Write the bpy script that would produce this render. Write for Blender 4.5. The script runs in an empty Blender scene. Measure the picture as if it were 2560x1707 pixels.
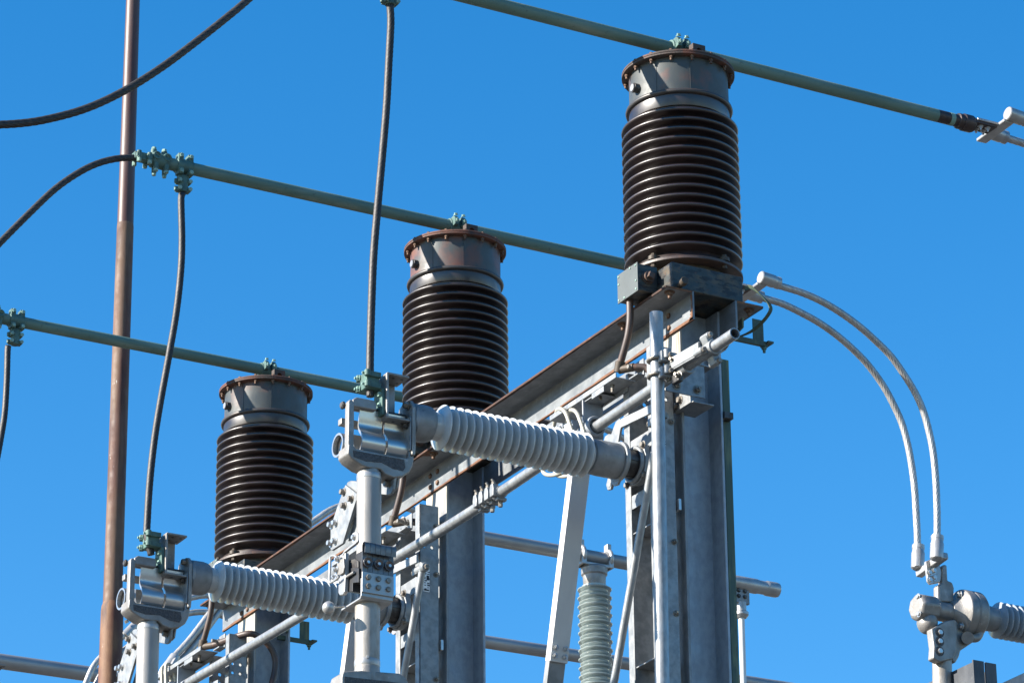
import bpy, bmesh, math, random
from mathutils import Vector, Matrix
random.seed(7)
C = bpy.context.scene.collection
SC = bpy.context.scene
R_ = math.radians
# ------------------------------------------------------------------ camera
# world axes: X runs along the steel beam towards the camera side, Y along the bus tubes away from the camera, Z up (ground 0)
ZF = 9.063                                    # top face of the transformer head flanges
CAM = Vector((12.4822, -7.8483, 1.6))
F = Vector((-0.8042, 0.4506, 0.3877)).normalized()
RT = Vector((0.4853, 0.8743, -0.0093)); RT = (RT - F * RT.dot(F)).normalized()
UP = RT.cross(F)
cd = bpy.data.cameras.new('camera'); co = bpy.data.objects.new('camera', cd); C.objects.link(co)
co.matrix_world = Matrix(((RT.x, UP.x, -F.x, CAM.x), (RT.y, UP.y, -F.y, CAM.y), (RT.z, UP.z, -F.z, CAM.z), (0, 0, 0, 1)))
FPX = 9316.1
cd.sensor_width = 36; cd.lens = FPX / 2560 * 36; cd.clip_start = 0.1; cd.clip_end = 3000
SC.camera = co
def at(px, py, ax, val):                      # sight line through a photo pixel met with the plane x, y or z = val
    v = F + RT * ((px - 1280) / FPX) - UP * ((py - 853.5) / FPX)
    i = 'xyz'.index(ax)
    return CAM + v * ((val - CAM[i]) / v[i])
# ------------------------------------------------------------------ light
SUN_EL, SUN_BE = R_(27.5), R_(13)
S = Vector((-math.sin(SUN_BE) * math.cos(SUN_EL), -math.cos(SUN_BE) * math.cos(SUN_EL), math.sin(SUN_EL)))
w = bpy.data.worlds.new('World'); SC.world = w; w.use_nodes = True
nt = w.node_tree; bg = nt.nodes['Background']
sky = nt.nodes.new('ShaderNodeTexSky'); sky.sky_type = 'NISHITA'; sky.sun_disc = False
sky.sun_elevation = SUN_EL; sky.sun_rotation = math.atan2(S.x, S.y)
sky.altitude = 200; sky.air_density = 1.0; sky.dust_density = 0.15; sky.ozone_density = 2.5
hs = nt.nodes.new('ShaderNodeHueSaturation'); hs.inputs['Saturation'].default_value = 1.40
nt.links.new(sky.outputs[0], hs.inputs['Color']); nt.links.new(hs.outputs[0], bg.inputs[0])
bg.inputs[1].default_value = 0.08
sd = bpy.data.lights.new('sun', 'SUN'); sd.energy = 4.6; sd.angle = R_(0.53); sd.color = (1.0, 0.94, 0.84)
so = bpy.data.objects.new('sun', sd); C.objects.link(so); so.rotation_euler = S.to_track_quat('Z', 'Y').to_euler()
SC.view_settings.view_transform = 'Standard'; SC.view_settings.look = 'None'
SC.view_settings.exposure = 1.58; SC.view_settings.gamma = 1
# ------------------------------------------------------------------ materials
DIM = {'faded_dark_paint': .8, 'weathered_tank_paint': .8, 'cover_paint': .8, 'rusty_flange': .8, 'galvanised': .86, 'galvanised_pipe': .84, 'cast_aluminium': .8, 'aluminium': .84,
       'blade_tube_aluminium': .8, 'weathered_blade_tube': .8, 'rusty_steel': .85, 'dark_toe_rust': .85, 'brown_conduit': .8, 'conduit_fitting': .8, 'beam_steel': .66, 'grey_cap': .85, 'green_patina': .85,
       'mint_bolt': .75, 'bolt_steel': .85, 'grey_aluminium_bus': .82, 'white_fibre_tube': .8, 'zinc_bolt': .85}
def mat(name, base, metal=0.0, rough=0.5, layers=(), bump=None, spec=0.5, coat=0.0, rvar=0.0):
    """layers: (colour, noise scale (x,y,z), low, high, detail, [axis, sign, from, to] coordinate mask or None, strength)"""
    k_ = DIM.get(name, 1.0); base = tuple(c * k_ for c in base); layers = [(tuple(c * k_ for c in ly[0]),) + tuple(ly[1:]) for ly in layers]
    m = bpy.data.materials.new(name); m.use_nodes = True
    t = m.node_tree; N = t.nodes; L = t.links; b = N['Principled BSDF']
    b.inputs['Metallic'].default_value = metal; b.inputs['Roughness'].default_value = rough
    b.inputs['Specular IOR Level'].default_value = spec; b.inputs['Coat Weight'].default_value = coat
    tc = N.new('ShaderNodeTexCoord')
    def noise(sc, det=4.0, rgh=0.55):
        mp = N.new('ShaderNodeMapping'); mp.inputs['Scale'].default_value = sc
        L.new(tc.outputs['Object'], mp.inputs[0])
        oi = N.new('ShaderNodeObjectInfo'); vm = N.new('ShaderNodeVectorMath'); vm.operation = 'SCALE'; vm.inputs[0].default_value = (31.7, 17.3, 23.9)
        L.new(oi.outputs['Random'], vm.inputs['Scale']); L.new(vm.outputs[0], mp.inputs['Location'])     # each individual weathers differently
        n = N.new('ShaderNodeTexNoise'); n.inputs['Scale'].default_value = 1; n.inputs['Detail'].default_value = det
        n.inputs['Roughness'].default_value = rgh
        L.new(mp.outputs[0], n.inputs['Vector']); return n.outputs['Fac']
    def ramp(s, lo, hi):
        r = N.new('ShaderNodeMapRange'); r.inputs[1].default_value = lo; r.inputs[2].default_value = hi; L.new(s, r.inputs[0]); return r.outputs[0]
    def mul(a, c):
        k = N.new('ShaderNodeMath'); k.operation = 'MULTIPLY'; L.new(a, k.inputs[0])
        if isinstance(c, float): k.inputs[1].default_value = c
        else: L.new(c, k.inputs[1])
        return k.outputs[0]
    col = None
    fm = None
    for ly in layers:
        c, sc, lo, hi, det, mask, st = ly
        nz = noise(sc, det)
        if mask and mask[0] == 'prop':                        # how far this individual has weathered
            at_ = N.new('ShaderNodeAttribute'); at_.attribute_type = 'OBJECT'; at_.attribute_name = mask[1]
            sh = N.new('ShaderNodeMath'); sh.operation = 'MULTIPLY_ADD'; L.new(at_.outputs['Fac'], sh.inputs[0]); sh.inputs[1].default_value = .32; L.new(nz, sh.inputs[2]); nz = sh.outputs[0]
        f = ramp(nz, lo, hi)
        if mask and mask[0] == 'prop': pass
        elif mask:
            sx = N.new('ShaderNodeSeparateXYZ'); L.new(tc.outputs['Object'], sx.inputs[0])
            ad = N.new('ShaderNodeMath'); ad.operation = 'MULTIPLY_ADD'   # coordinate + ragged noise
            L.new(noise((30, 30, 30), 3), ad.inputs[0]); ad.inputs[1].default_value = mask[3]; L.new(sx.outputs[mask[0]], ad.inputs[2])
            f = mul(f, ramp(ad.outputs[0], mask[1], mask[2]))
        if st < 1: f = mul(f, float(st))
        mx = N.new('ShaderNodeMix'); mx.data_type = 'RGBA'; L.new(f, mx.inputs[0])
        if col is None: mx.inputs[6].default_value = (*base, 1)
        else: L.new(col, mx.inputs[6])
        mx.inputs[7].default_value = (*c, 1); col = mx.outputs[2]; fm = f
    if col is None: b.inputs['Base Color'].default_value = (*base, 1)
    else: L.new(col, b.inputs['Base Color'])
    if rvar:
        r = N.new('ShaderNodeMapRange'); r.inputs[3].default_value = rough - rvar; r.inputs[4].default_value = rough + rvar
        r.inputs[1].default_value = .3; r.inputs[2].default_value = .7
        L.new(noise((14, 14, 14), 5), r.inputs[0]); L.new(r.outputs[0], b.inputs['Roughness'])
    if bump:
        bp = N.new('ShaderNodeBump'); bp.inputs['Strength'].default_value = bump[1]; bp.inputs['Distance'].default_value = bump[2]
        L.new(noise(bump[0], 5, .6), bp.inputs['Height']); L.new(bp.outputs[0], b.inputs['Normal'])
    return m
RUST = (0.20, 0.075, 0.028)
M = {}
M['galv'] = mat('galvanised', (.31, .32, .325), .4, .5, [((.225, .235, .245), (30, 30, 30), .42, .62, 5, None, 1), ((.24, .25, .26), (9, 9, 3), .55, .75, 6, None, .6)], ((60, 60, 60), .15, .004), rvar=.12)
M['galvpipe'] = mat('galvanised_pipe', (.36, .37, .38), .5, .42, [((.27, .28, .29), (45, 45, 18), .42, .62, 5, None, 1), ((.16, .16, .17), (60, 60, 14), .66, .74, 6, None, .7)], ((90, 90, 50), .2, .003), rvar=.12)
M['galvold'] = mat('weathered_galvanised', (.33, .36, .395), .45, .55, [((.275, .302, .338), (34, 34, 24), .42, .6, 7, None, 1), ((.33, .36, .40), (70, 70, 30), .52, .7, 6, None, .7), ((.19, .20, .22), (11, 11, 1.1), .58, .74, 7, None, .4)], ((50, 50, 50), .12, .004), rvar=.1)
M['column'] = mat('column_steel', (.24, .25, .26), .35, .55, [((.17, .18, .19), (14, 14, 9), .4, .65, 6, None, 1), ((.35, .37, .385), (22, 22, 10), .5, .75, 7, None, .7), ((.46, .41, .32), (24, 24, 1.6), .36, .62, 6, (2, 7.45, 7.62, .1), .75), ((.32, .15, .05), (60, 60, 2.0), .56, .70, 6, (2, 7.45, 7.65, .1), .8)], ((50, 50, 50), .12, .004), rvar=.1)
M['beam'] = mat('beam_steel', (.29, .31, .325), .35, .52, [((.21, .225, .24), (10, 22, 22), .4, .65, 6, None, 1), ((.44, .46, .48), (30, 30, 30), .55, .75, 6, None, .6)], ((50, 50, 50), .12, .004), rvar=.1)
M['toerust'] = mat('dark_toe_rust', (.085, .036, .022), .0, .85, [((.05, .026, .02), (14, 30, 30), .4, .62, 6, None, 1), ((.17, .075, .035), (30, 30, 30), .58, .75, 6, None, .8)], ((120, 120, 120), .4, .004))
M['shadegalv'] = mat('shade_toned_galvanised', (.075, .08, .09), .3, .55, [((.05, .055, .065), (14, 14, 10), .4, .62, 6, None, 1), ((.12, .125, .13), (40, 40, 20), .6, .75, 6, None, .7)], ((60, 60, 60), .12, .004))  # galvanised steel with the shadow on the cross arm darkened into its colour
M['rust'] = mat('rusty_steel', (.19, .085, .042), .0, .85, [((.115, .05, .03), (18, 18, 18), .4, .65, 6, None, 1), ((.36, .17, .07), (30, 30, 30), .58, .75, 6, None, .7)], ((120, 120, 120), .4, .004))
M['rustflange'] = mat('rusty_flange', (.062, .045, .038), .0, .75, [((.145, .055, .034), (12, 12, 12), .56, .72, 6, ('prop', 'rust'), 1), ((.045, .034, .032), (20, 20, 20), .5, .66, 6, None, .8), ((.17, .08, .05), (40, 40, 40), .62, .75, 6, None, .6)], ((140, 140, 140), .4, .004))
M['paint'] = mat('faded_dark_paint', (.062, .070, .070), .0, .5, [((.175, .072, .050), (6, 6, 6), .60, .76, 5, ('prop', 'rust'), .92), ((.055, .06, .06), (10, 10, 4), .55, .7, 5, None, .6)], ((60, 60, 60), .1, .003), rvar=.12)
M['tank'] = mat('weathered_tank_paint', (.030, .040, .042), .0, .5, [((.12, .085, .048), (13, 13, 26), .46, .60, 8, None, .75), ((.010, .009, .011), (16, 16, 44), .52, .58, 8, None, .95), ((.11, .045, .02), (50, 50, 70), .62, .70, 6, None, .8)], ((60, 60, 60), .25, .004), rvar=.15)
M['coverpaint'] = mat('cover_paint', (.105, .12, .118), .0, .55, [((.07, .08, .08), (10, 10, 10), .4, .7, 4, None, .6)], ((60, 60, 60), .08, .003))
M['porcelain'] = mat('brown_porcelain', (.014, .0068, .0062), .0, .40, [((.026, .0135, .012), (6, 6, 10), .45, .68, 5, None, 1)], None, .75, .22, rvar=.09)
M['collar'] = mat('dark_collar', (.035, .032, .032), .0, .45, [((.06, .04, .03), (14, 14, 14), .5, .7, 5, None, .8)])
M['tube'] = mat('green_oxidised_tube', (.108, .18, .148), .0, .62, [((.078, .135, .112), (10, 1.6, 10), .40, .60, 6, None, 1), ((.20, .235, .19), (16, 2.2, 16), .54, .70, 7, None, .8), ((.05, .075, .065), (60, 40, 60), .62, .70, 5, None, .6)], ((70, 70, 70), .25, .003))
M['bare'] = mat('bare_tube_end', (.055, .038, .035), .5, .5, [((.03, .028, .032), (20, 20, 20), .45, .6, 5, None, 1), ((.13, .22, .19), (30, 30, 30), .68, .74, 5, None, .8)], ((90, 90, 90), .25, .003))
M['tape'] = mat('green_paint_band', (.15, .26, .22), .0, .7)
M['green'] = mat('green_patina', (.085, .165, .14), .1, .6, [((.05, .105, .095), (25, 25, 25), .4, .62, 5, None, 1)], ((110, 110, 110), .3, .003))
M['mint'] = mat('mint_bolt', (.30, .46, .39), .1, .55, [((.18, .30, .25), (40, 40, 40), .45, .65, 4, None, 1)])
M['greenpaint'] = mat('green_bar_paint', (.05, .085, .065), .0, .6, [((.15, .18, .10), (20, 20, 3), .52, .62, 6, None, .8), ((.03, .04, .035), (30, 30, 8), .55, .7, 6, None, .7)], ((60, 60, 60), .15, .003))
M['cable'] = mat('dark_stranded_copper', (.032, .030, .030), .3, .55, [((.058, .052, .05), (40, 40, 20), .45, .7, 4, None, .8)])
M['alcable'] = mat('aluminium_strand', (.44, .43, .42), .55, .45, [((.34, .33, .32), (30, 30, 14), .42, .66, 4, None, 1)])
M['alu'] = mat('aluminium', (.47, .46, .45), .55, .40, [((.39, .38, .37), (18, 18, 18), .4, .66, 5, None, 1)], ((80, 80, 80), .1, .003), rvar=.08)
M['cast'] = mat('cast_aluminium', (.34, .325, .31), .5, .5, [((.25, .235, .22), (14, 14, 14), .4, .66, 6, None, 1), ((.52, .51, .50), (24, 24, 24), .6, .75, 5, None, .6)], ((150, 150, 150), .35, .004), rvar=.08)
M['roughcast'] = mat('rough_cast_panel', (.095, .09, .092), .4, .6, [((.06, .058, .06), (120, 120, 120), .42, .58, 6, None, 1)], ((170, 170, 170), .8, .006))
M['blade'] = mat('blade_tube_aluminium', (.38, .36, .34), .35, .5, [((.32, .30, .28), (12, 12, 5), .4, .64, 5, None, 1)], ((120, 120, 60), .15, .003), rvar=.07)
M['bladeold'] = mat('weathered_blade_tube', (.40, .37, .335), .3, .52, [((.30, .27, .235), (26, 26, 12), .45, .6, 6, None, 1), ((.30, .27, .24), (40, 40, 20), .62, .7, 6, None, .6)], ((120, 120, 60), .2, .003), rvar=.07)
M['shiny'] = mat('bright_laminate', (.54, .53, .515), .8, .3, [((.50, .49, .475), (20, 6, 20), .4, .66, 3, None, 1)])
M['grayins'] = mat('grey_porcelain', (.445, .455, .45), .0, .25, [((.385, .395, .39), (8, 8, 8), .4, .66, 4, None, 1), ((.30, .30, .285), (9, 40, 26), .60, .72, 7, None, .55)], None, .5, .45, rvar=.06)
M['midins'] = mat('mid_grey_porcelain', (.27, .30, .33), .0, .3, [((.23, .26, .28), (8, 8, 8), .4, .66, 4, None, 1)], None, .5, .35)
M['greenins'] = mat('grey_green_porcelain', (.33, .375, .365), .0, .22, [((.28, .325, .315), (8, 8, 8), .4, .66, 4, None, 1)], None, .5, .5)
M['capgray'] = mat('grey_cap', (.29, .30, .31), .4, .55, [((.22, .23, .235), (16, 16, 16), .4, .62, 6, None, 1), ((.12, .12, .12), (30, 30, 30), .66, .72, 5, None, .6)], ((120, 120, 120), .3, .003))
M['white'] = mat('white_fibre_tube', (.70, .70, .69), .0, .5, [((.60, .60, .60), (10, 10, 3), .45, .7, 5, None, .8)])
M['conduit'] = mat('brown_conduit', (.075, .05, .042), .0, .5, [((.15, .07, .04), (30, 30, 9), .52, .7, 5, None, .8)], ((100, 100, 40), .2, .003))
M['fitting'] = mat('conduit_fitting', (.075, .052, .034), .1, .6, [((.06, .045, .03), (30, 30, 30), .45, .6, 5, None, 1)], ((90, 90, 90), .2, .003))
M['black'] = mat('black_contact', (.035, .035, .038), .3, .45)
M['darksteel'] = mat('dark_steel', (.10, .095, .09), .6, .5, [((.05, .045, .045), (30, 30, 30), .4, .6, 5, None, 1)])
M['contact'] = mat('grey_contact_fingers', (.17, .175, .185), .6, .42, [((.12, .12, .125), (20, 20, 40), .4, .6, 4, None, 1)])
M['cone'] = mat('brown_spring_washer', (.10, .065, .055), .6, .38)
M['bolt'] = mat('bolt_steel', (.30, .28, .25), .6, .5, [((.20, .17, .14), (60, 60, 60), .4, .6, 4, None, 1)])
M['zbolt'] = mat('zinc_bolt', (.62, .62, .61), .8, .34)
M['rbolt'] = mat('rusty_bolt', (.17, .095, .055), .2, .7, [((.09, .05, .035), (60, 60, 60), .4, .6, 4, None, 1)])
M['rope'] = mat('wire_rope', (.40, .38, .32), .35, .55)
M['bus'] = mat('grey_aluminium_bus', (.42, .41, .41), .55, .5, [((.33, .32, .32), (10, 3, 10), .4, .66, 5, None, 1)])
M['signw'] = mat('white_sign', (.8, .8, .8), .0, .5); M['signb'] = mat('black_print', (.02, .02, .03), .0, .5)
M['pole'] = mat('rusty_pole_paint', (.092, .032, .019), .0, .7, [((.135, .08, .05), (9, 9, 1.0), .42, .60, 5, None, .9), ((.055, .022, .017), (14, 14, 2.2), .48, .62, 7, None, .85), ((.52, .50, .46), (22, 22, 7), .69, .72, 7, None, .85)], ((60, 60, 20), .25, .004), rvar=.1)
M['poletop'] = mat('brown_pole_paint', (.082, .046, .038), .0, .5, [((.062, .021, .017), (12, 12, 1.4), .42, .62, 6, None, .9)], ((60, 60, 20), .15, .004))
M['polebase'] = mat('red_rust_pole', (.095, .032, .016), .0, .7, [((.18, .09, .04), (10, 10, 4), .42, .62, 6, None, .8), ((.045, .017, .013), (16, 16, 5), .50, .66, 6, None, .8), ((.58, .56, .54), (20, 20, 6), .645, .675, 7, None, .9)], ((60, 60, 20), .3, .004))
M['gravel'] = mat('gravel', (.10, .098, .093), .0, .9, [((.065, .063, .06), (14, 14, 14), .4, .6, 8, None, 1)], ((60, 60, 60), .6, .02))
# ------------------------------------------------------------------ mesh helpers
def frame(d):
    d = Vector(d).normalized()
    a = d.orthogonal().normalized() if abs(d.z) > .95 else Vector((0, 0, 1)).cross(d).normalized()
    return d, a, d.cross(a)
class MB:
    def __init__(s): s.v = []; s.f = []
    def add(s, vs, fs):
        o = len(s.v); s.v += [tuple(p) for p in vs]; s.f += [tuple(i + o for i in f) for f in fs]; return s
    def box(s, x0, x1, y0, y1, z0, z1):
        return s.add([(x0, y0, z0), (x1, y0, z0), (x1, y1, z0), (x0, y1, z0), (x0, y0, z1), (x1, y0, z1), (x1, y1, z1), (x0, y1, z1)],
                     [(3, 2, 1, 0), (4, 5, 6, 7), (0, 1, 5, 4), (1, 2, 6, 5), (2, 3, 7, 6), (3, 0, 4, 7)])
    def obox(s, c, d, half, up=None):             # box centred c, long axis d, half sizes (along, side, up)
        d = Vector(d).normalized(); u = Vector(up or (0, 0, 1)); a = u.cross(d).normalized(); u = d.cross(a)
        c = Vector(c); P = []
        for k in (-1, 1):
            for (i, j) in ((-1, -1), (1, -1), (1, 1), (-1, 1)): P.append(c + d * (i * half[0]) + a * (j * half[1]) + u * (k * half[2]))
        return s.add(P, [(3, 2, 1, 0), (4, 5, 6, 7), (0, 1, 5, 4), (1, 2, 6, 5), (2, 3, 7, 6), (3, 0, 4, 7)])
    def prism(s, poly, ax, a0, a1):               # polygon in the plane across axis ax (x: (y,z)  y: (x,z)  z: (x,y)), extruded a0..a1
        def P(p, a): return (a, p[0], p[1]) if ax == 'x' else (p[0], a, p[1]) if ax == 'y' else (p[0], p[1], a)
        n = len(poly); vs = [P(p, a0) for p in poly] + [P(p, a1) for p in poly]
        ar = sum(poly[i][0] * poly[(i + 1) % n][1] - poly[(i + 1) % n][0] * poly[i][1] for i in range(n))
        flip = (ar < 0) ^ (ax == 'y') ^ (a1 < a0)
        fs = [tuple(range(n - 1, -1, -1)), tuple(range(n, 2 * n))] + [(i, (i + 1) % n, n + (i + 1) % n, n + i) for i in range(n)]
        if flip: fs = [tuple(reversed(f)) for f in fs]
        return s.add(vs, fs)
    def lathe(s, prof, o=(0, 0, 0), d=(0, 0, 1), n=64, cap=True):   # prof: (radius, along)
        d, a, b = frame(d); o = Vector(o); vs = []; fs = []
        for r, h in prof:
            for k in range(n):
                t = 2 * math.pi * k / n; vs.append(o + d * h + a * (r * math.cos(t)) + b * (r * math.sin(t)))
        m = len(prof)
        for j in range(m - 1):
            for k in range(n):
                q = (k + 1) % n; fs.append((j * n + k, j * n + q, (j + 1) * n + q, (j + 1) * n + k))
        if cap:
            fs.append(tuple(range(n - 1, -1, -1))); fs.append(tuple((m - 1) * n + k for k in range(n)))
        return s.add(vs, fs)
    def cyl(s, p, q, r, n=24, r2=None):
        p = Vector(p); q = Vector(q); L = (q - p).length
        return s.lathe([(r, 0), (r2 if r2 is not None else r, L)], p, q - p, n)
    def pipe(s, p, q, r, ri, n=32):               # open ended pipe with a wall
        p = Vector(p); q = Vector(q); L = (q - p).length
        return s.lathe([(ri, .25 * L), (ri, 0), (r, 0), (r, L), (ri, L), (ri, .75 * L)], p, q - p, n, False)
    def hexa(s, p, d, r, h): return s.lathe([(r, 0), (r, h * .85), (r * .86, h)], p, d, 6)
    def bolt(s, p, d, r=.011, h=.009, washer=True, stud=0):
        p = Vector(p); dd = Vector(d).normalized()
        if washer: s.lathe([(r * 1.45, 0), (r * 1.45, .0025)], p, d, 16); p = p + dd * .0025
        s.hexa(p, d, r, h)
        if stud: s.cyl(p + dd * h, p + dd * (h + stud), r * .55, 10)
        return s
    def sweep(s, pts, r, n=12, lobes=0, twist=0, depth=.12, cap=True):
        pts = [Vector(p) for p in pts]; m = len(pts); vs = []; fs = []; run = 0
        t0 = (pts[1] - pts[0]).normalized(); _, a, b = frame(t0)
        for i, p in enumerate(pts):
            t = (pts[min(i + 1, m - 1)] - pts[max(i - 1, 0)]).normalized()
            ax = t0.cross(t)
            if ax.length > 1e-9:
                q = Matrix.Rotation(t0.angle(t), 3, ax); a = q @ a
            a = (a - t * a.dot(t)).normalized(); b = t.cross(a); t0 = t
            if i: run += (p - pts[i - 1]).length
            rr = r[i] if isinstance(r, (list, tuple)) else r
            for k in range(n):
                th = 2 * math.pi * k / n
                rk = rr if not lobes else rr * (1 - depth * (1 - abs(math.cos(lobes / 2 * (th - twist * run)))))
                vs.append(p + a * (rk * math.cos(th)) + b * (rk * math.sin(th)))
        for j in range(m - 1):
            for k in range(n):
                q = (k + 1) % n; fs.append((j * n + k, j * n + q, (j + 1) * n + q, (j + 1) * n + k))
        if cap: fs.append(tuple(range(n - 1, -1, -1))); fs.append(tuple((m - 1) * n + k for k in range(n)))
        return s.add(vs, fs)
    def torus(s, c, d, R, r, n=40, m=12):
        d, a, b = frame(d); c = Vector(c)
        pts = [c + a * (R * math.cos(2 * math.pi * k / n)) + b * (R * math.sin(2 * math.pi * k / n)) for k in range(n)]
        vs = []; fs = []
        for k in range(n):
            rad = (pts[k] - c).normalized()
            for j in range(m):
                t = 2 * math.pi * j / m; vs.append(pts[k] + rad * (r * math.cos(t)) + d * (r * math.sin(t)))
        for k in range(n):
            for j in range(m):
                fs.append((k * m + j, k * m + (j + 1) % m, (k + 1) % n * m + (j + 1) % m, (k + 1) % n * m + j))
        return s.add(vs, [tuple(reversed(f)) for f in fs])
    def strip(s, prof, y0, y1, th):               # sheet bent along an x,z profile, extruded in y
        n = len(prof); out = []
        for i, p in enumerate(prof):
            a = Vector(prof[max(i - 1, 0)]); c = Vector(prof[min(i + 1, n - 1)]); t = (c - a).normalized()
            nn = Vector((-t.y, t.x)); out.append((p[0] + nn.x * th, p[1] + nn.y * th))
        vs = []; fs = []
        for i in range(n):
            for y in (y0, y1): vs.append((prof[i][0], y, prof[i][1]))
            for y in (y1, y0): vs.append((out[i][0], y, out[i][1]))
        for i in range(n - 1):
            for k in range(4): fs.append((4 * i + k, 4 * i + (k + 1) % 4, 4 * i + 4 + (k + 1) % 4, 4 * i + 4 + k))
        fs.append((3, 2, 1, 0)); fs.append(tuple(4 * (n - 1) + k for k in range(4)))
        return s.add(vs, fs)
    def build(s, name, m, parent=None, bevel=0, ang=32, loc=None, seg=2):
        o0 = Vector(loc) if loc is not None else (LOC[root(parent).name] if parent else Vector((0, 0, 0)))
        me = bpy.data.meshes.new(name); me.from_pydata([tuple(Vector(p) - o0) for p in s.v], [], s.f)
        bm = bmesh.new(); bm.from_mesh(me); bmesh.ops.recalc_face_normals(bm, faces=bm.faces); bm.to_mesh(me); bm.free()
        me.polygons.foreach_set('use_smooth', [True] * len(me.polygons)); me.set_sharp_from_angle(angle=R_(ang))
        me.materials.append(M[m])
        o = bpy.data.objects.new(name, me); C.objects.link(o)
        if parent: o.parent = parent
        else: o.location = o0; LOC[o.name] = o0
        if bevel:
            b = o.modifiers.new('bevel', 'BEVEL'); b.width = bevel; b.segments = seg; b.limit_method = 'ANGLE'; b.angle_limit = R_(35); b.harden_normals = True
        return o
LOC = {}
def root(o):
    while o.parent: o = o.parent
    return o
def tag(o, label, cat, group=None, kind=None):
    if label: o['label'] = label
    if cat: o['category'] = cat
    if group: o['group'] = group
    if kind: o['kind'] = kind
    return o
def thing(name, label, cat, loc, group=None):
    o = bpy.data.objects.new(name, None); C.objects.link(o); o.location = loc; o.empty_display_size = .05; LOC[o.name] = Vector(loc)
    return tag(o, label, cat, group)
def dup(o, off=(0, 0, 0), label=None, parent=None, skip=()):
    c = o.copy(); C.objects.link(c)
    if parent: c.parent = parent
    else: c.location = Vector(o.location) + Vector(off); LOC[c.name] = Vector(c.location)
    if label: c['label'] = label
    for ch in o.children:
        if ch.name.split('.')[0] not in skip: dup(ch, parent=c, skip=skip)
    return c
def spline(pts, n=12):
    P = [Vector(p) for p in pts]; out = []
    for i in range(len(P) - 1):
        p0 = P[i - 1] if i else 2 * P[0] - P[1]; p1 = P[i]; p2 = P[i + 1]; p3 = P[i + 2] if i + 2 < len(P) else 2 * P[-1] - P[-2]
        for k in range(n):
            t = k / n
            out.append(.5 * ((2 * p1) + (p2 - p0) * t + (2 * p0 - 5 * p1 + 4 * p2 - p3) * t * t + (3 * p1 - p0 - 3 * p2 + p3) * t ** 3))
    out.append(P[-1]); return out
def resample(pts, step):
    out = [pts[0]]; acc = 0
    for a, b in zip(pts, pts[1:]):
        L = (b - a).length; t = step - acc
        while t <= L: out.append(a + (b - a) * (t / L)); t += step
        acc = (acc + L) % step if L else acc
    if (out[-1] - pts[-1]).length > step * .3: out.append(pts[-1])
    return out
def cable(name, pts, r, m, label, group=None, lobes=9, twist=30, step=.010, parent=None):
    p = resample(spline(pts, 14), step)
    o = MB().sweep(p, r, lobes * 5, lobes, twist, .20 if m == 'alcable' else .28).build(name, m, parent, ang=180, loc=None if parent else p[0])
    if not parent: tag(o, label, 'cable', group)
    return o
BX = (0.0, -2.12, -4.21)                          # the three bus / transformer lines
TX = ((0, 0, 0), (-2.125, .023, 0), (-4.218, .003, 0))
SX = (0.09, -2.0, -4.08)                          # column and switch lines
where = ('nearest, right hand', 'middle', 'farthest, left hand')
# ------------------------------------------------------------------ ground
g = MB().add([(-400, -400, 0), (400, -400, 0), (400, 400, 0), (-400, 400, 0)], [(0, 1, 2, 3)]).build('ground', 'gravel'); g['kind'] = 'structure'
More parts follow.
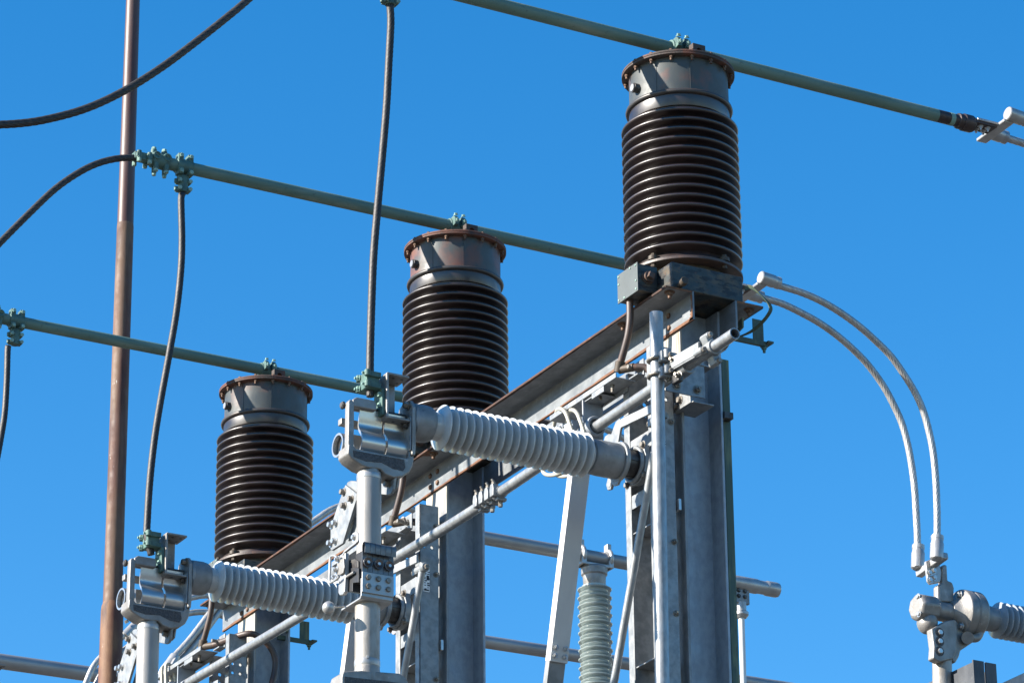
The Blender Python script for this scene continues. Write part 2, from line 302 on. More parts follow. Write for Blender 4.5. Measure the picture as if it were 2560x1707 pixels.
# ------------------------------------------------------------------ current transformers
def make_transformer():
    t = thing('instrument_transformer', 'brown ribbed oil transformer with dark grey head, topmost of three, above the beam end', 'transformer', (0, 0, 7.872), 'ribbed transformers along the beam')
    tank = MB().box(.0, .30, -.248, .105, 7.872, 7.992).build('base_tank', 'tank', t, .006)
    MB().cyl((.30, -.212, 7.886), (.325, -.212, 7.888), .013, 16).cyl((.325, -.212, 7.888), (.35, -.215, 7.892), .017, 16).build('drain_valve', 'fitting', tank, .002)
    MB().lathe([(.19, 0), (.19, .075)], (0, 0, 7.99), n=48).box(-.16, -.0005, -.145, .05, 7.80, 7.99).build('neck', 'tank', t)
    bf = MB().lathe([(.205, 0), (.250, 0), (.255, .003), (.255, .014), (.250, .017), (.20, .019)], (0, 0, 8.062), n=96).build('base_flange', 'conduit', t)
    for a in (-65, 15, 75, 165, 255):
        c = Vector((math.cos(R_(a)), math.sin(R_(a)), 0))
        b = MB().lathe([(.022, 0), (.022, .017), (.017, .02)], c * .238 + Vector((0, 0, 8.080)), n=20).bolt(c * .238 + Vector((0, 0, 8.1)), (0, 0, 1), .011, .012, False).hexa(c * .238 + Vector((0, 0, 8.048)), (0, 0, 1), .012, .014)
        b.build('clamp_lug', 'fitting', bf)
    prof = [(.20, 8.081), (.225, 8.083), (.222, 8.10)]
    z1, z15, n = 8.773, 8.136, 15; p = (z1 - z15) / (n - 1)
    for i in range(n):
        z = z15 + i * p
        prof += [(.212, z - p * .40), (.222, z - p * .28), (.2475, z - p * .19), (.2530, z - p * .145), (.2558, z - p * .07), (.2568, z + p * .02), (.2558, z + p * .10), (.2530, z + p * .165), (.2465, z + p * .215), (.232, z + p * .29), (.217, z + p * .40), (.211, z + p * .52)]
    prof += [(.212, 8.8045), (.2205, 8.805), (.2215, 8.807), (.2215, 8.862), (.2, 8.862)]
    MB().lathe(prof, n=128).build('ribbed_porcelain', 'porcelain', t, ang=50)
    MB().lathe([(.205, -.011), (.228, -.011), (.2345, -.007), (.2365, 0), (.2345, .007), (.228, .011), (.205, .011)], (0, 0, 8.872), n=96).build('collar', 'collar', t, ang=60)
    h = MB().lathe([(.2175, 8.876), (.2183, 8.885), (.2183, 9.041)], n=96)
    for a in (-18, 62, 142, 222, 302): h.obox((.2185 * math.cos(R_(a)), .2185 * math.sin(R_(a)), 8.96), (0, 0, 1), (.079, .0012, .0016), (math.cos(R_(a)), math.sin(R_(a)), 0))
    ho = h.build('housing', 'paint', t); ho['rust'] = 0.02
    MB().cyl((.012, -.212, 8.938), (.008, -.242, 8.938), .021, 28).torus((.009, -.237, 8.938), (0, 1, 0), .020, .0028).build('filler_plug', 'darksteel', t)
    MB().cyl((.008, -.2415, 8.938), (.0078, -.2455, 8.938), .0165, 28).build('sight_glass', 'alu', t)
    fl = top_f = MB().lathe([(.21, 9.041), (.2465, 9.041), (.2495, 9.0435), (.2495, 9.0505), (.2475, 9.0515), (.2475, 9.0525), (.2495, 9.0535), (.2495, 9.060), (.2465, 9.063), (.05, 9.066)], n=96).build('top_flange', 'rustflange', t, ang=40)
    for k in range(16):
        a = R_(k * 22.5 + 6); c = Vector((math.cos(a) * .2345, math.sin(a) * .2345, 0))
        MB().hexa(c + Vector((0, 0, 9.030)), (0, 0, 1), .0085, .0108).cyl(c + Vector((0, 0, 9.018)), c + Vector((0, 0, 9.0305)), .0055, 10).hexa(c + Vector((0, 0, 9.0635)), (0, 0, 1), .0085, .008).build('bolt', 'rbolt', fl)
    fl['rust'] = .3
    # lifting lug: an arch standing on the lid
    ly = [(-.030, 0), (-.030, .042), (.034, .042), (.034, 0), (.017, 0)] + [(.002 + .015 * math.cos(R_(a)), .006 + .018 * math.sin(R_(a))) for a in range(0, 181, 20)] + [(-.013, 0)]
    MB().prism([(-.028 + q[0], 9.064 + q[1]) for q in ly], 'x', .188, .222).build('lifting_lug', 'rustflange', t, .0015)
    # terminal box on the side of the tank
    bx = MB().box(.026, .184, -.344, -.2485, 7.884, 8.008).build('terminal_box', 'tank', t, .003)
    cv = MB().box(.022, .188, -.350, -.3445, 7.880, 8.012).build('cover', 'coverpaint', bx, .0015)
    sc = MB()
    for (x, z) in ((.034, 7.892), (.176, 7.892), (.034, 8.0), (.176, 8.0), (.034, 7.965), (.176, 7.93), (.08, 7.888), (.13, 8.004)):
        sc.lathe([(.005, 0), (.0045, .003), (.002, .004)], (x, -.350, z), (0, -1, 0), 10)
    sc.build('cover_screws', 'mint', bx)
    MB().cyl((.184, -.297, 7.95), (.190, -.297, 7.95), .030, 28).cyl((.19, -.297, 7.95), (.204, -.297, 7.95), .024, 28).obox((.212, -.297, 7.95), (0, .35, 1), (.013, .013, .010), (1, 0, 0)).build('pipe_plug', 'conduit', bx, .0012)
    MB().box(.045, .24, -.262, -.2, 7.868, 7.8815).build('box_bracket', 'rust', bx)
    return t
ct = make_transformer()
c2 = dup(ct, TX[1], 'brown ribbed oil transformer with pink rusty head, middle one of three on the beam')
c3 = dup(ct, TX[2], 'brown ribbed oil transformer with patchy dark head, lowest of three, beside the rusty pole')
for c, r_, f_ in ((c2, .46, .8), (c3, .24, .6)):
    for ch in c.children:
        if ch.name.startswith('housing'): ch['rust'] = r_
        if ch.name.startswith('top_flange'): ch['rust'] = f_
# ------------------------------------------------------------------ conduits
def conduit(i, label):
    o = Vector(TX[i]); dx = o.x
    P = [(.075, -.322, 7.885), (.073, -.322, 7.80), (.060, -.324, 7.735), (.035, -.327, 7.68), (.0, -.33, 7.62)]
    t = thing('conduit', label, 'conduit', Vector(P[-1]) + o, 'conduits below the terminal boxes')
    q = spline(P, 8)
    MB().sweep([p + o for p in q], .0155, 16).build('pipe', 'conduit', t)
    MB().cyl(Vector((.002, -.33, 7.628)) + o, Vector((-.016, -.33, 7.584)) + o, .022, 20).cyl(Vector((-.012, -.33, 7.594)) + o, Vector((.055, -.295, 7.590)) + o, .018, 20).build('elbow', 'fitting', t, .002)
    if i == 2:
        Q = [(.05, -.298, 7.59), (.13, -.275, 7.565), (.195, -.26, 7.50), (.205, -.26, 7.43), (.20, -.26, 7.30), (.20, -.26, 7.0)]
        Q = [Vector(Q[0]) + o] + [at(u, v, 'x', -3.945) for u, v in ((615, 1584), (648, 1592), (674, 1614), (688, 1645), (687, 1680), (678, 1720), (672, 1800))]
        MB().sweep(spline(Q, 8), .0165, 16).build('lower_pipe', 'conduit', t)
    else:
        Q = [(.05, -.298, 7.59), (.09, -.255, 7.58), (.11, -.235, 7.53), (.17, -.232, 7.2), (.17, -.232, 6.6)]
        MB().sweep([Vector(p) + o for p in spline(Q[:3], 8)], .0155, 16).build('lower_pipe', 'conduit', t)
for i, l in enumerate(('brown conduit bending down from the terminal box of the topmost transformer', 'rust brown conduit hanging below the middle transformer beside the silver blade tube', 'brown conduit with elbow and tail below the lowest transformer')): conduit(i, l)
# ------------------------------------------------------------------ beams and columns
def make_beam(front):
    x0, x1 = (-4.353 if front else -4.50), .315
    if front: poly = [(-.289, 7.867), (-.150, 7.867), (-.150, 7.738), (-.160, 7.738), (-.160, 7.857), (-.289, 7.857)]
    else: poly = [(.193, 7.867), (.054, 7.867), (.054, 7.738), (.064, 7.738), (.064, 7.857), (.193, 7.857)]
    t = thing('steel_angle_beam', 'long galvanised angle beam with rusty edges carrying the three transformers, camera side' if front else 'far angle beam behind the columns with its rusty end showing past the column top', 'beam', (x0, -.155 if front else .06, 7.738))
    if front:
        MB().prism(poly, 'x', x0 + .17 if False else x0, x1).build('angle', 'beam', t, .002)
    else:
        MB().prism(poly, 'x', x0, x1).build('angle', 'beam', t, .002)
    y = -.289 if front else .193; s = -1 if front else 1
    # corroded bands along the toe, the lower edge and the cut end
    def band(pa, pb, wid, fn, seed, th=.0009, n=150):
        rnd = random.Random(seed); vs = []; fs = []; wv = wid
        for k in range(n + 1):
            u = k / n; wv = max(wid * .35, min(wid * 2.0, wv + rnd.uniform(-.35, .35) * wid))
            a, b = fn(u, wv); vs += [a, b]
        for k in range(n): fs.append((2 * k, 2 * k + 1, 2 * k + 3, 2 * k + 2))
        return vs, fs
    mb = MB()
    mb.box(x0, x1 + .001, y + (.0 if s > 0 else -.0012), y + (.0012 if s > 0 else 0), 7.8575, 7.8665)
    mb2 = mb; mb = MB()
    v, f = band(None, None, .007, lambda u, w_: ((x0 + (x1 - x0) * u, y, 7.8562), (x0 + (x1 - x0) * u, y - s * w_, 7.8562)), 3); mb2.add(v, f); mb2.build('rusty_toe', 'toerust', t)
    if front:
        v, f = band(None, None, .006, lambda u, w_: ((x0 + (x1 - x0) * u, -.1608, 7.738), (x0 + (x1 - x0) * u, -.1608, 7.738 + w_)), 5); mb.add(v, f)
        v, f = band(None, None, .022, lambda u, w_: ((x1 - w_ * (1.6 - u), -.1608, 7.738 + u * .115), (x1, -.1608, 7.738 + u * .115)), 9, n=24); mb.add(v, f)
        mb.box(x0, x1, -.160, -.150, 7.7368, 7.738)
        for k, (cx, ln, dp) in enumerate(((-1.87, .10, .045), (-3.3, .12, .03))):
            v, f = band(None, None, dp, lambda u, w_: ((cx + ln * (u - .5), -.289, 7.8558), (cx + ln * (u - .5), -.289 + w_ * math.sin(math.pi * u) ** .7, 7.8558)), 30 + k, n=24); mb.add(v, f)
    mb.box(x1 - .0, x1 + .0012, min(y, y - s * .129), max(y, y - s * .129), 7.8575, 7.8665)
    mb.build('rust_edge', 'rust', t)
    if front:
        for i in range(3):
            for dx in (-.036, .036):
                for z in (7.768, 7.824):
                    MB().lathe([(.0135, 0), (.0135, .004), (.011, .008), (.004, .0105)], (SX[i] + dx, -.160, z), (0, -1, 0), 6).build('bolt', 'rbolt', t)
    for i in range(3):
        for dx in (.28, -.107):
            yy = -.25 if front else .145
            MB().lathe([(.023, 0), (.023, -.003)], (BX[i] + dx, yy, 7.857), n=24).hexa((BX[i] + dx, yy, 7.854), (0, 0, -1), .0145, .013).cyl((BX[i] + dx, yy, 7.842), (BX[i] + dx, yy, 7.828), .008, 12).build('anchor_bolt', 'rbolt', t)
    return t
make_beam(True); make_beam(False)
def make_column():
    x0, x1 = -.012, .191; c = .0895; tf = .012
    t = thing('steel_column', 'wide flange galvanised column below the topmost transformer, tall blue grey face in shade', 'column', (c, -.05, 0), 'wide flange columns under the beam')
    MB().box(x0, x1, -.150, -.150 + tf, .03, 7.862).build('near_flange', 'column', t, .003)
    MB().box(x0, x1, .054 - tf, .054, .03, 7.862).build('far_flange', 'galvold', t, .003)
    MB().prism([(c - .005, -.150 + tf), (c + .005, -.150 + tf), (c + .005, .054 - tf), (c - .005, .054 - tf)], 'z', .03, 7.862).build('web', 'galvold', t)
    MB().box(x0 - .08, x1 + .08, -.24, .14, 0, .03).build('base_plate', 'galvold', t, .004)
    return t
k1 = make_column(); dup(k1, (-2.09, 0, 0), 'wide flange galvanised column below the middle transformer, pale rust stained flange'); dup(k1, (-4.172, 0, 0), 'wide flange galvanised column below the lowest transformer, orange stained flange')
# green ground bars and brackets on the far side of each column
def green_bar(i, label):
    o = Vector((SX[i] - .09, 0, 0))
    t = thing('green_ground_bar', label, 'ground bar', o + Vector((.17, .08, 0)), 'green ground bars on the columns')
    mb = MB().box(.155, .161, .075, .11, 0, 7.66)
    mb.v = [tuple(Vector(p) + o) for p in mb.v]; mb.build('bar', 'greenpaint', t, .001)
    mb = MB().box(.12, .20, .056, .100, 7.375, 7.405); mb.v = [tuple(Vector(p) + o) for p in mb.v]; mb.build('clip', 'darksteel', t, .002)
    mb = MB().bolt((.162, .092, 7.39), (1, 0, 0), .010, .01, True, .01); mb.v = [tuple(Vector(p) + o) for p in mb.v]; mb.build('bolt', 'rbolt', t)
    return t
def green_bracket(i, label):
    o = Vector((SX[i] - .09, -.12 if i == 2 else 0, -.14 if i == 2 else 0))
    t = thing('green_bracket', label, 'bracket', o + Vector((.15, .06, 7.77)), 'green brackets behind the column tops')
    def B(mb, n, m='greenpaint', bv=.001): mb.v = [tuple(Vector(p) + o) for p in mb.v]; return mb.build(n, m, t, bv)
    B(MB().box(.147, .151, .2455, .300, 7.788, 7.885), 'upright')
    B(MB().prism([(.12, 7.764), (.306, 7.764), (.306, 7.786), (.12, 7.786)], 'x', .140, .158), 'arm')
    B(MB().box(.12, .175, .306, .335, 7.776, 7.785), 'foot')
    B(MB().obox((.149, .17, 7.825), (-.25, .10, .055), (.12, .004, .022)), 'diagonal')
    B(MB().bolt((.150, .300, 7.764), (0, 0, -1), .012, .012, True, .014), 'bolt', 'green')
for i, (a, b) in enumerate((('green painted strap running down the far edge of the column under the topmost transformer', 'small green bracket sticking out right of the topmost column head'), ('green painted strap on the far edge of the middle column', 'green bracket behind the head of the middle column'), ('green painted strap on the far edge of the leftmost column', 'small dark green bracket sticking out right of the leftmost column'))):
    if i == 0: green_bar(i, a)
    if i != 1: green_bracket(i, b)
gw = thing('ground_wire', 'bundle of thin green wires looping past the rusty beam end under the topmost transformer', 'wire', (.31, .12, 7.95))
for k in range(4):
    d = k * .0042
    MB().sweep(spline([(.30, .115, 7.945 - d), (.33, .13 + d * .5, 7.94 - d), (.36, .19 + d, 7.86), (.345, .19 + d, 7.815), (.25, .17 + d, 7.775), (.16, .13, 7.76)], 8), .0027, 8).build('wire', 'greenpaint', gw)
# ------------------------------------------------------------------ bus tubes with end terminals
ZT, RTU = 9.185, .0300
def end_terminal(i, label):
    x = BX[i]; y = 1.395
    t = thing('tube_end_terminal', label, 'terminal', (x, y, ZT), 'end terminals of the green bus tubes')
    MB().lathe([(.0298, 0), (.0298, .068)], (x, y, ZT), (0, 1, 0), 32).build('bare_end', 'bare', t)
    MB().lathe([(.0302, 0), (.0302, .024)], (x, y + .068, ZT), (0, 1, 0), 32).build('green_band', 'tape', t)
    MB().lathe([(.029, 0), (.0295, .022), (.036, .026), (.0375, .034), (.0365, .046), (.035, .05), (.041, .056), (.041, .10), (.036, .112), (.0, .113)], (x, y + .092, ZT), (0, 1, 0), 40, False).build('coupling', 'bare', t)
    MB().box(x - .040, x + .040, y + .195, y + .315, ZT - .007, ZT + .007).build('pad', 'bare', t, .003)
    for dx in (-.018, .018):
        for dy in (.235, .275):
            MB().bolt((x + dx, y + dy, ZT - .0072), (0, 0, -1), .0095, .009, True, .008).build('bolt', 'zbolt', t)
    lg = MB().box(x - .043, x + .043, y + .205, y + .36, ZT + .0075, ZT + .021)
    lg.build('spade', 'alu', t, .004)
    MB().obox((x - .028, y + .352, ZT + .013), (1, -.05, 0), (.118, .028, .009)).build('yoke', 'alu', t, .006, seg=3)
    for dx, dy in ((.097, .345), (-.097, .365)):
        MB().lathe([(.0, 0), (.030, 0), (.0335, .004), (.0335, .080), (.030, .090), (.030, .094), (.0322, .098), (.0322, .114), (.020, .116)], (x + dx, y + dy - .012, ZT + .046), (0, .998, -.10), 36, False).build('barrel', 'alu', t)
    return t
end_terminal(0, 'silver twin lug terminal on the dark end of the highest green tube')
end_terminal(1, 'silver twin lug terminal just right of the topmost transformer base')
end_terminal(2, 'twin lug terminal ending the lowest green tube behind the middle transformer')
def bus_tube(i, label):
    x = BX[i]
    o = MB().pipe((x, -1.62, ZT), (x, 1.396, ZT), RTU, .025, 48).build('bus_tube', 'tube', None, loc=(x, -1.62, ZT))
    return tag(o, label, 'bus tube', 'green bus tubes')
bus_tube(0, 'highest green bus tube, crossing the top right of the picture over the topmost transformer')
bus_tube(1, 'middle green bus tube, running from the pole to behind the topmost transformer')
bus_tube(2, 'lowest green bus tube, passing in front of the rusty pole to the middle transformer')
CB = lambda P: [(1880 + u / 1.9607, 640 + v / 1.9607) for u, v in P]
PXA = CB(((130, 145), (165, 155), (250, 182), (340, 222), (430, 275), (520, 340), (600, 410), (680, 490), (745, 580), (800, 670), (840, 760), (868, 860), (888, 960), (900, 1080), (906, 1200), (908, 1290), (908, 1385)))
PXB = CB(((40, 203), (75, 212), (150, 235), (240, 278), (330, 328), (420, 392), (500, 462), (570, 535), (640, 630), (690, 720), (735, 820), (765, 930), (785, 1040), (798, 1150), (806, 1280), (810, 1350), (812, 1435)))
def twin(i, label, group):
    x = BX[i]
    t = thing('twin_cable', label, 'cable', (x, 1.88, ZT), group)
    for dx, P in ((.097, PXA), (-.097, PXB)):
        pts = [at(p[0], p[1], 'x', BX[1] + dx) + Vector((x - BX[1], 0, 0)) for p in P]
        cable('strand_cable', pts, .0185, 'alcable', None, parent=t, lobes=10, twist=20)
    return t
twin(1, 'pair of pale stranded cables arching down right of the topmost transformer', 'twin jumper cables')
twin(0, 'pair of stranded cables leaving the frame at the upper right edge', 'twin jumper cables')
twin(2, 'pair of stranded cables dropping behind the right column and grey insulator', 'twin jumper cables')
# clamp holding each tube on its transformer lid
def top_clamp(i, label):
    x = TX[i][0]; y = TX[i][1]
    t = thing('tube_support_clamp', label, 'clamp', (x, y, ZF), 'green clamps on the transformer lids')
    b = MB().box(x - .05, x + .05, y - .042, y + .034, ZF + .004, ZF + .05)
    b.lathe([(.036, -.04), (.040, -.036), (.040, .030), (.036, .034)], (x, y, ZT), (0, 1, 0), 32)
    for dy in (-.022, .02): b.prism([(x - .03, ZT - .03), (x + .062, ZT - .01), (x + .062, ZT + .024), (x + .045, ZT + .040), (x + .02, ZT + .036), (x - .03, ZT + .03)], 'y', y + dy - .011, y + dy + .011)
    b.build('clamp_body', 'green', t, .004)
    for dy in (-.022, .02):
        MB().bolt((x + .05, y + dy, ZT + .041), (.35, -.2, 1), .0085, .009).build('bolt', 'mint', t)
        MB().bolt((x + .0625, y + dy, ZT + .010), (1, 0, 0), .0085, .008).build('bolt', 'mint', t)
    MB().bolt((x + .051, y - .02, ZF + .026), (1, 0, 0), .009, .009).build('bolt', 'mint', t)
    return t
for i, l in enumerate(('green two bolt tube clamp on the lid of the topmost transformer', 'green two bolt tube clamp on the lid of the middle transformer', 'green two bolt tube clamp on the lid of the lowest transformer')): top_clamp(i, l)
# tee clamps with the dropper cables
def tee_clamp(i, label):
    x = BX[i]; y = -1.432
    t = thing('tee_clamp', label, 'clamp', (x, y, ZT), 'green tee clamps on the bus tubes')
    b = MB().lathe([(.033, -.042), (.0365, -.039), (.0365, .039), (.033, .042)], (x, y, ZT), (0, 1, 0), 32)
    for dy in (-.025, .025):
        b.box(x - .012, x + .030, y + dy - .013, y + dy + .013, ZT + .018, ZT + .056)
        b.box(x - .012, x + .034, y + dy - .013, y + dy + .013, ZT - .050, ZT - .018)
    b.build('saddle', 'green', t, .005)
    for dy in (-.025, .025):
        for dz in (.044, -.038): MB().bolt((x + (.030 if dz > 0 else .034), y + dy, ZT + dz), (1, 0, 0), .0105, .009, False).build('bolt', 'mint', t)
    s_ = MB().box(x - .018, x + .016, y - .028, y + .024, ZT - .078, ZT - .045)
    for z in (ZT - .080, ZT - .120):
        s_.box(x - .020, x + .019, y - .034, y + .034, z - .011, z + .011).cyl((x, y - .036, z - .011), (x, y - .036, z + .011), .010, 12)
    s_.cyl((x, y, ZT - .134), (x, y, ZT - .06), .0235, 20)
    s_.build('cable_clamp', 'green', t, .004)
    for z in (ZT - .079, ZT - .119):
        for dy in (-.025, .028): MB().bolt((x + .019, y + dy, z), (1, 0, 0), .0105, .009, False).build('bolt', 'mint', t)
    return t
for i, l in enumerate(('green tee clamp at the top frame edge above the longest dropper cable', 'green tee clamp near the left end of the middle bus tube', 'green tee clamp on the lowest tube at the left frame edge')): tee_clamp(i, l)
TERM = (Vector((.09, -1.560, 7.20)), Vector((-2.0, -1.590, 7.18)), Vector((-4.08, -1.62, 7.175)))
def px(pts, xs):                                # photo points hung at interpolated x
    return [at(p[0], p[1], 'x', xs[0] + (xs[1] - xs[0]) * k / (len(pts) - 1)) for k, p in enumerate(pts)]
d1 = [Vector((0, -1.432, 9.06))] + px([(977, 60), (972, 160), (966, 270), (955, 400), (944, 520), (934, 640), (929, 760), (926, 860), (925, 930)], (0, .09)) + [Vector((.09, -1.560, 7.205))]
cable('dropper_cable', d1, .0165, 'cable', 'long dark dropper cable from the top frame edge to the middle switch head', 'dropper cables')
d2 = [Vector((-2.12, -1.432, 9.05))] + px([(453, 500), (455, 600), (452, 680), (441, 780), (424, 880), (402, 1000), (386, 1100), (375, 1200), (369, 1290), (368, 1340)], (-2.11, -2.0)) + [TERM[1] + Vector((0, 0, .005))]
cable('dropper_cable', d2, .0165, 'cable', 'dark dropper cable from the middle bus tube to the left switch head', 'dropper cables')
d3 = [Vector((-4.21, -1.468, 9.04))] + px([(19, 880), (17, 950), (12, 1030), (3, 1090), (-14, 1180), (-40, 1300)], (-4.21, -4.12)) + [TERM[2]]
cable('dropper_cable', d3, .0165, 'cable', 'dark dropper cable hanging at the left frame edge below the lowest tube', 'dropper cables')
# end clamps and the jumpers running off to the left
def end_clamp(i, label):
    x = BX[i]
    t = thing('tube_end_clamp', label, 'clamp', (x, -1.54, ZT), 'green end clamps of the bus tubes')
    b = MB().lathe([(.026, -.045), (.037, -.042), (.038, .04), (.034, .045)], (x, -1.555, ZT), (0, 1, 0), 32)
    for y in (-1.583, -1.530):
        b.cyl((x - .008, y, ZT + .03), (x - .008, y, ZT + .060), .015, 14).cyl((x + .022, y, ZT - .052), (x + .022, y, ZT - .02), .013, 14)
        b.torus((x + .036, y, ZT + .012), (1, 0, 0), .016, .006, 20, 8).cyl((x + .0, y, ZT - .04), (x + .0, y, ZT - .066), .012, 12)
    b.build('tube_clamp', 'green', t, .003)
    for y in (-1.583, -1.530):
        MB().hexa((x - .008, y, ZT + .060), (0, 0, 1), .0125, .012).build('bolt', 'mint', t)
        MB().hexa((x + .022, y, ZT - .052), (0, 0, -1), .0125, .012).build('bolt', 'mint', t)
        MB().hexa((x + .0, y, ZT - .066), (0, 0, -1), .011, .012).build('bolt', 'mint', t)
    s_ = MB().box(x - .022, x + .022, -1.690, -1.60, ZT - .018, ZT + .020)
    for y in (-1.672, -1.618): s_.box(x - .036, x + .036, y - .014, y + .014, ZT - .012, ZT + .012).cyl((x + .027, y, ZT - .020), (x + .027, y, ZT + .022), .012, 12)
    s_.build('cable_clamp', 'green', t, .004)
    for y in (-1.672, -1.618):
        for dx in (.027, -.027): MB().hexa((x + dx, y, ZT - .016), (0, 0, -1), .0115, .020).build('bolt', 'mint', t)
    return t
end_clamp(0, 'green end clamp of the highest tube, above the frame'); end_clamp(1, 'green bolted end clamp beside the pole where a black cable joins the middle tube'); end_clamp(2, 'green end clamp of the lowest tube, beyond the left frame edge')
j1 = [Vector((0, -1.65, ZT))] + [at(*p, 'x', 0) for p in ((700, -75), (620, 0), (560, 50), (480, 113), (400, 172), (310, 228), (220, 270), (130, 296), (50, 309), (-40, 311), (-160, 296))]
cable('jumper_cable', j1, .0165, 'cable', 'thick black jumper cable sagging across the upper left corner', 'jumper cables', twist=22)
j2 = [at(*p, 'x', -2.12) for p in ((345, 395), (300, 396), (250, 407), (200, 430), (140, 471), (80, 527), (0, 607), (-80, 690), (-180, 760))]
cable('jumper_cable', j2, .0165, 'cable', 'black jumper cable curving down left from the end clamp past the pole', 'jumper cables', twist=22)
# ------------------------------------------------------------------ rusty pole behind
pc = [at(px_, py_, 'x', -8.2) for px_, py_ in ((337.5, 0), (303.5, 853), (273.5, 1707))]
pxy = Vector((pc[1].x, pc[1].y, 0))
def zz(py): return at(303, py, 'x', -8.2).z
t = thing('rusty_pole', 'tall tapering rust stained steel pole standing behind the left of the structure', 'pole', pxy)
kx = 24.6 / 9316
MB().lathe([(20.3 * kx, zz(572)), (19.0 * kx, zz(300)), (17.6 * kx, zz(0)), (16.2 * kx, zz(-420)), (.0, zz(-421))], pxy, n=48, cap=False).build('upper_section', 'poletop', t)
MB().lathe([(23.0 * kx, zz(1520)), (22.4 * kx, zz(1300)), (20.9 * kx, zz(566)), (20.0 * kx, zz(556)), (19.0 * kx, zz(552))], pxy, n=48).build('middle_section', 'pole', t)
MB().lathe([(29.5 * kx, 0), (29 * kx, zz(1900)), (27.0 * kx, zz(1531)), (25.8 * kx, zz(1519)), (23.2 * kx, zz(1512)), (22.5 * kx, zz(1505))], pxy, n=48).build('lower_section', 'polebase', t)
# ------------------------------------------------------------------ horizontal grey insulators
AX, AZ = .09, 7.131
def make_insulator():
    t = thing('grey_insulator', 'upper horizontal ribbed grey insulator reaching to the right column', 'insulator', (AX, -.30, AZ), 'horizontal grey insulators')
    y0 = -1.315
    prof = [(.058, 0), (.058, .055)]
    n = 20; p = .0349
    for i in range(n):
        s_ = .078 + i * p
        prof += [(.056, s_ - .014), (.060, s_ - .010), (.0905, s_ - .0035), (.0938, s_ - .0012), (.0942, .0012 + s_), (.0915, s_ + .0035), (.066, s_ + .0065), (.057, s_ + .011)]
    prof += [(.058, .755), (.058, .80)]
    MB().lathe(prof, (AX, y0, AZ), (0, 1, 0), 72).build('sheds', 'grayins', t, ang=40)
    MB().lathe([(.066, -1.385), (.0755, -1.375), (.0765, -1.32), (.073, -1.300), (.067, -1.288), (.058, -1.284)], (AX, 0, AZ), (0, 1, 0), 48).build('end_cap', 'capgray', t)
    MB().lathe([(.058, -.545), (.067, -.540), (.0735, -.528), (.0755, -.50), (.0755, -.42), (.073, -.412)], (AX, 0, AZ), (0, 1, 0), 48).build('end_cap', 'capgray', t)
    fl = MB().lathe([(.083, -.412), (.085, -.408), (.085, -.396), (.083, -.392)], (AX, 0, AZ), (0, 1, 0), 48)
    fl.prism([(.065, 7.075), (.01, 7.085), (-.005, 7.06), (.005, 7.033), (.03, 7.028), (.045, 7.045), (.055, 7.035), (.085, 7.03), (.105, 7.05)], 'y', -.410, -.398).cyl((.022, -.412, 7.052), (.022, -.396, 7.052), .013, 16)
    fl.build('drive_flange', 'galv', t, .002)
    MB().lathe([(.058, -.392), (.058, -.318)], (AX, 0, AZ), (0, 1, 0), 40).box(AX - .006, AX + .006, -.39, -.325, AZ - .062, AZ + .062).box(AX - .062, AX + .062, -.39, -.325, AZ - .006, AZ + .006).build('bearing_hub', 'darksteel', t)
    r = MB().torus((AX, -.330, AZ), (0, 1, 0), .070, .010, 48, 12)
    r.prism([(AX + .085 * math.cos(R_(a)) * (1.18 if a % 90 == 45 else 1), AZ + .085 * math.sin(R_(a)) * (1.18 if a % 90 == 45 else 1)) for a in range(0, 360, 15)], 'y', -.322, -.292)
    r.build('bearing_housing', 'galv', t, .004)
    for a in (45, 135, 225, 315): MB().bolt((AX + .096 * math.cos(R_(a)), -.322, AZ + .096 * math.sin(R_(a))), (0, -1, 0), .012, .012).build('bolt', 'bolt', t)
    lv = MB().prism([(-.035, 7.215), (-.04, 7.255), (-.02, 7.283), (.01, 7.285), (.03, 7.275), (.07, 7.318), (.10, 7.322), (.125, 7.290), (.105, 7.270), (.075, 7.195), (.06, 7.165), (.03, 7.17)], 'y', -.402, -.390)
    lv.obox((.245, -.385, 7.292), (1, .10, -.02), (.135, .006, .020))
    lv.build('drive_lever', 'galv', t, .003)
    return t
ins1 = make_insulator()
DM = Vector((-2.09, -.03, -.018))
dup(ins1, DM, 'lower horizontal ribbed grey insulator reaching to the middle column')
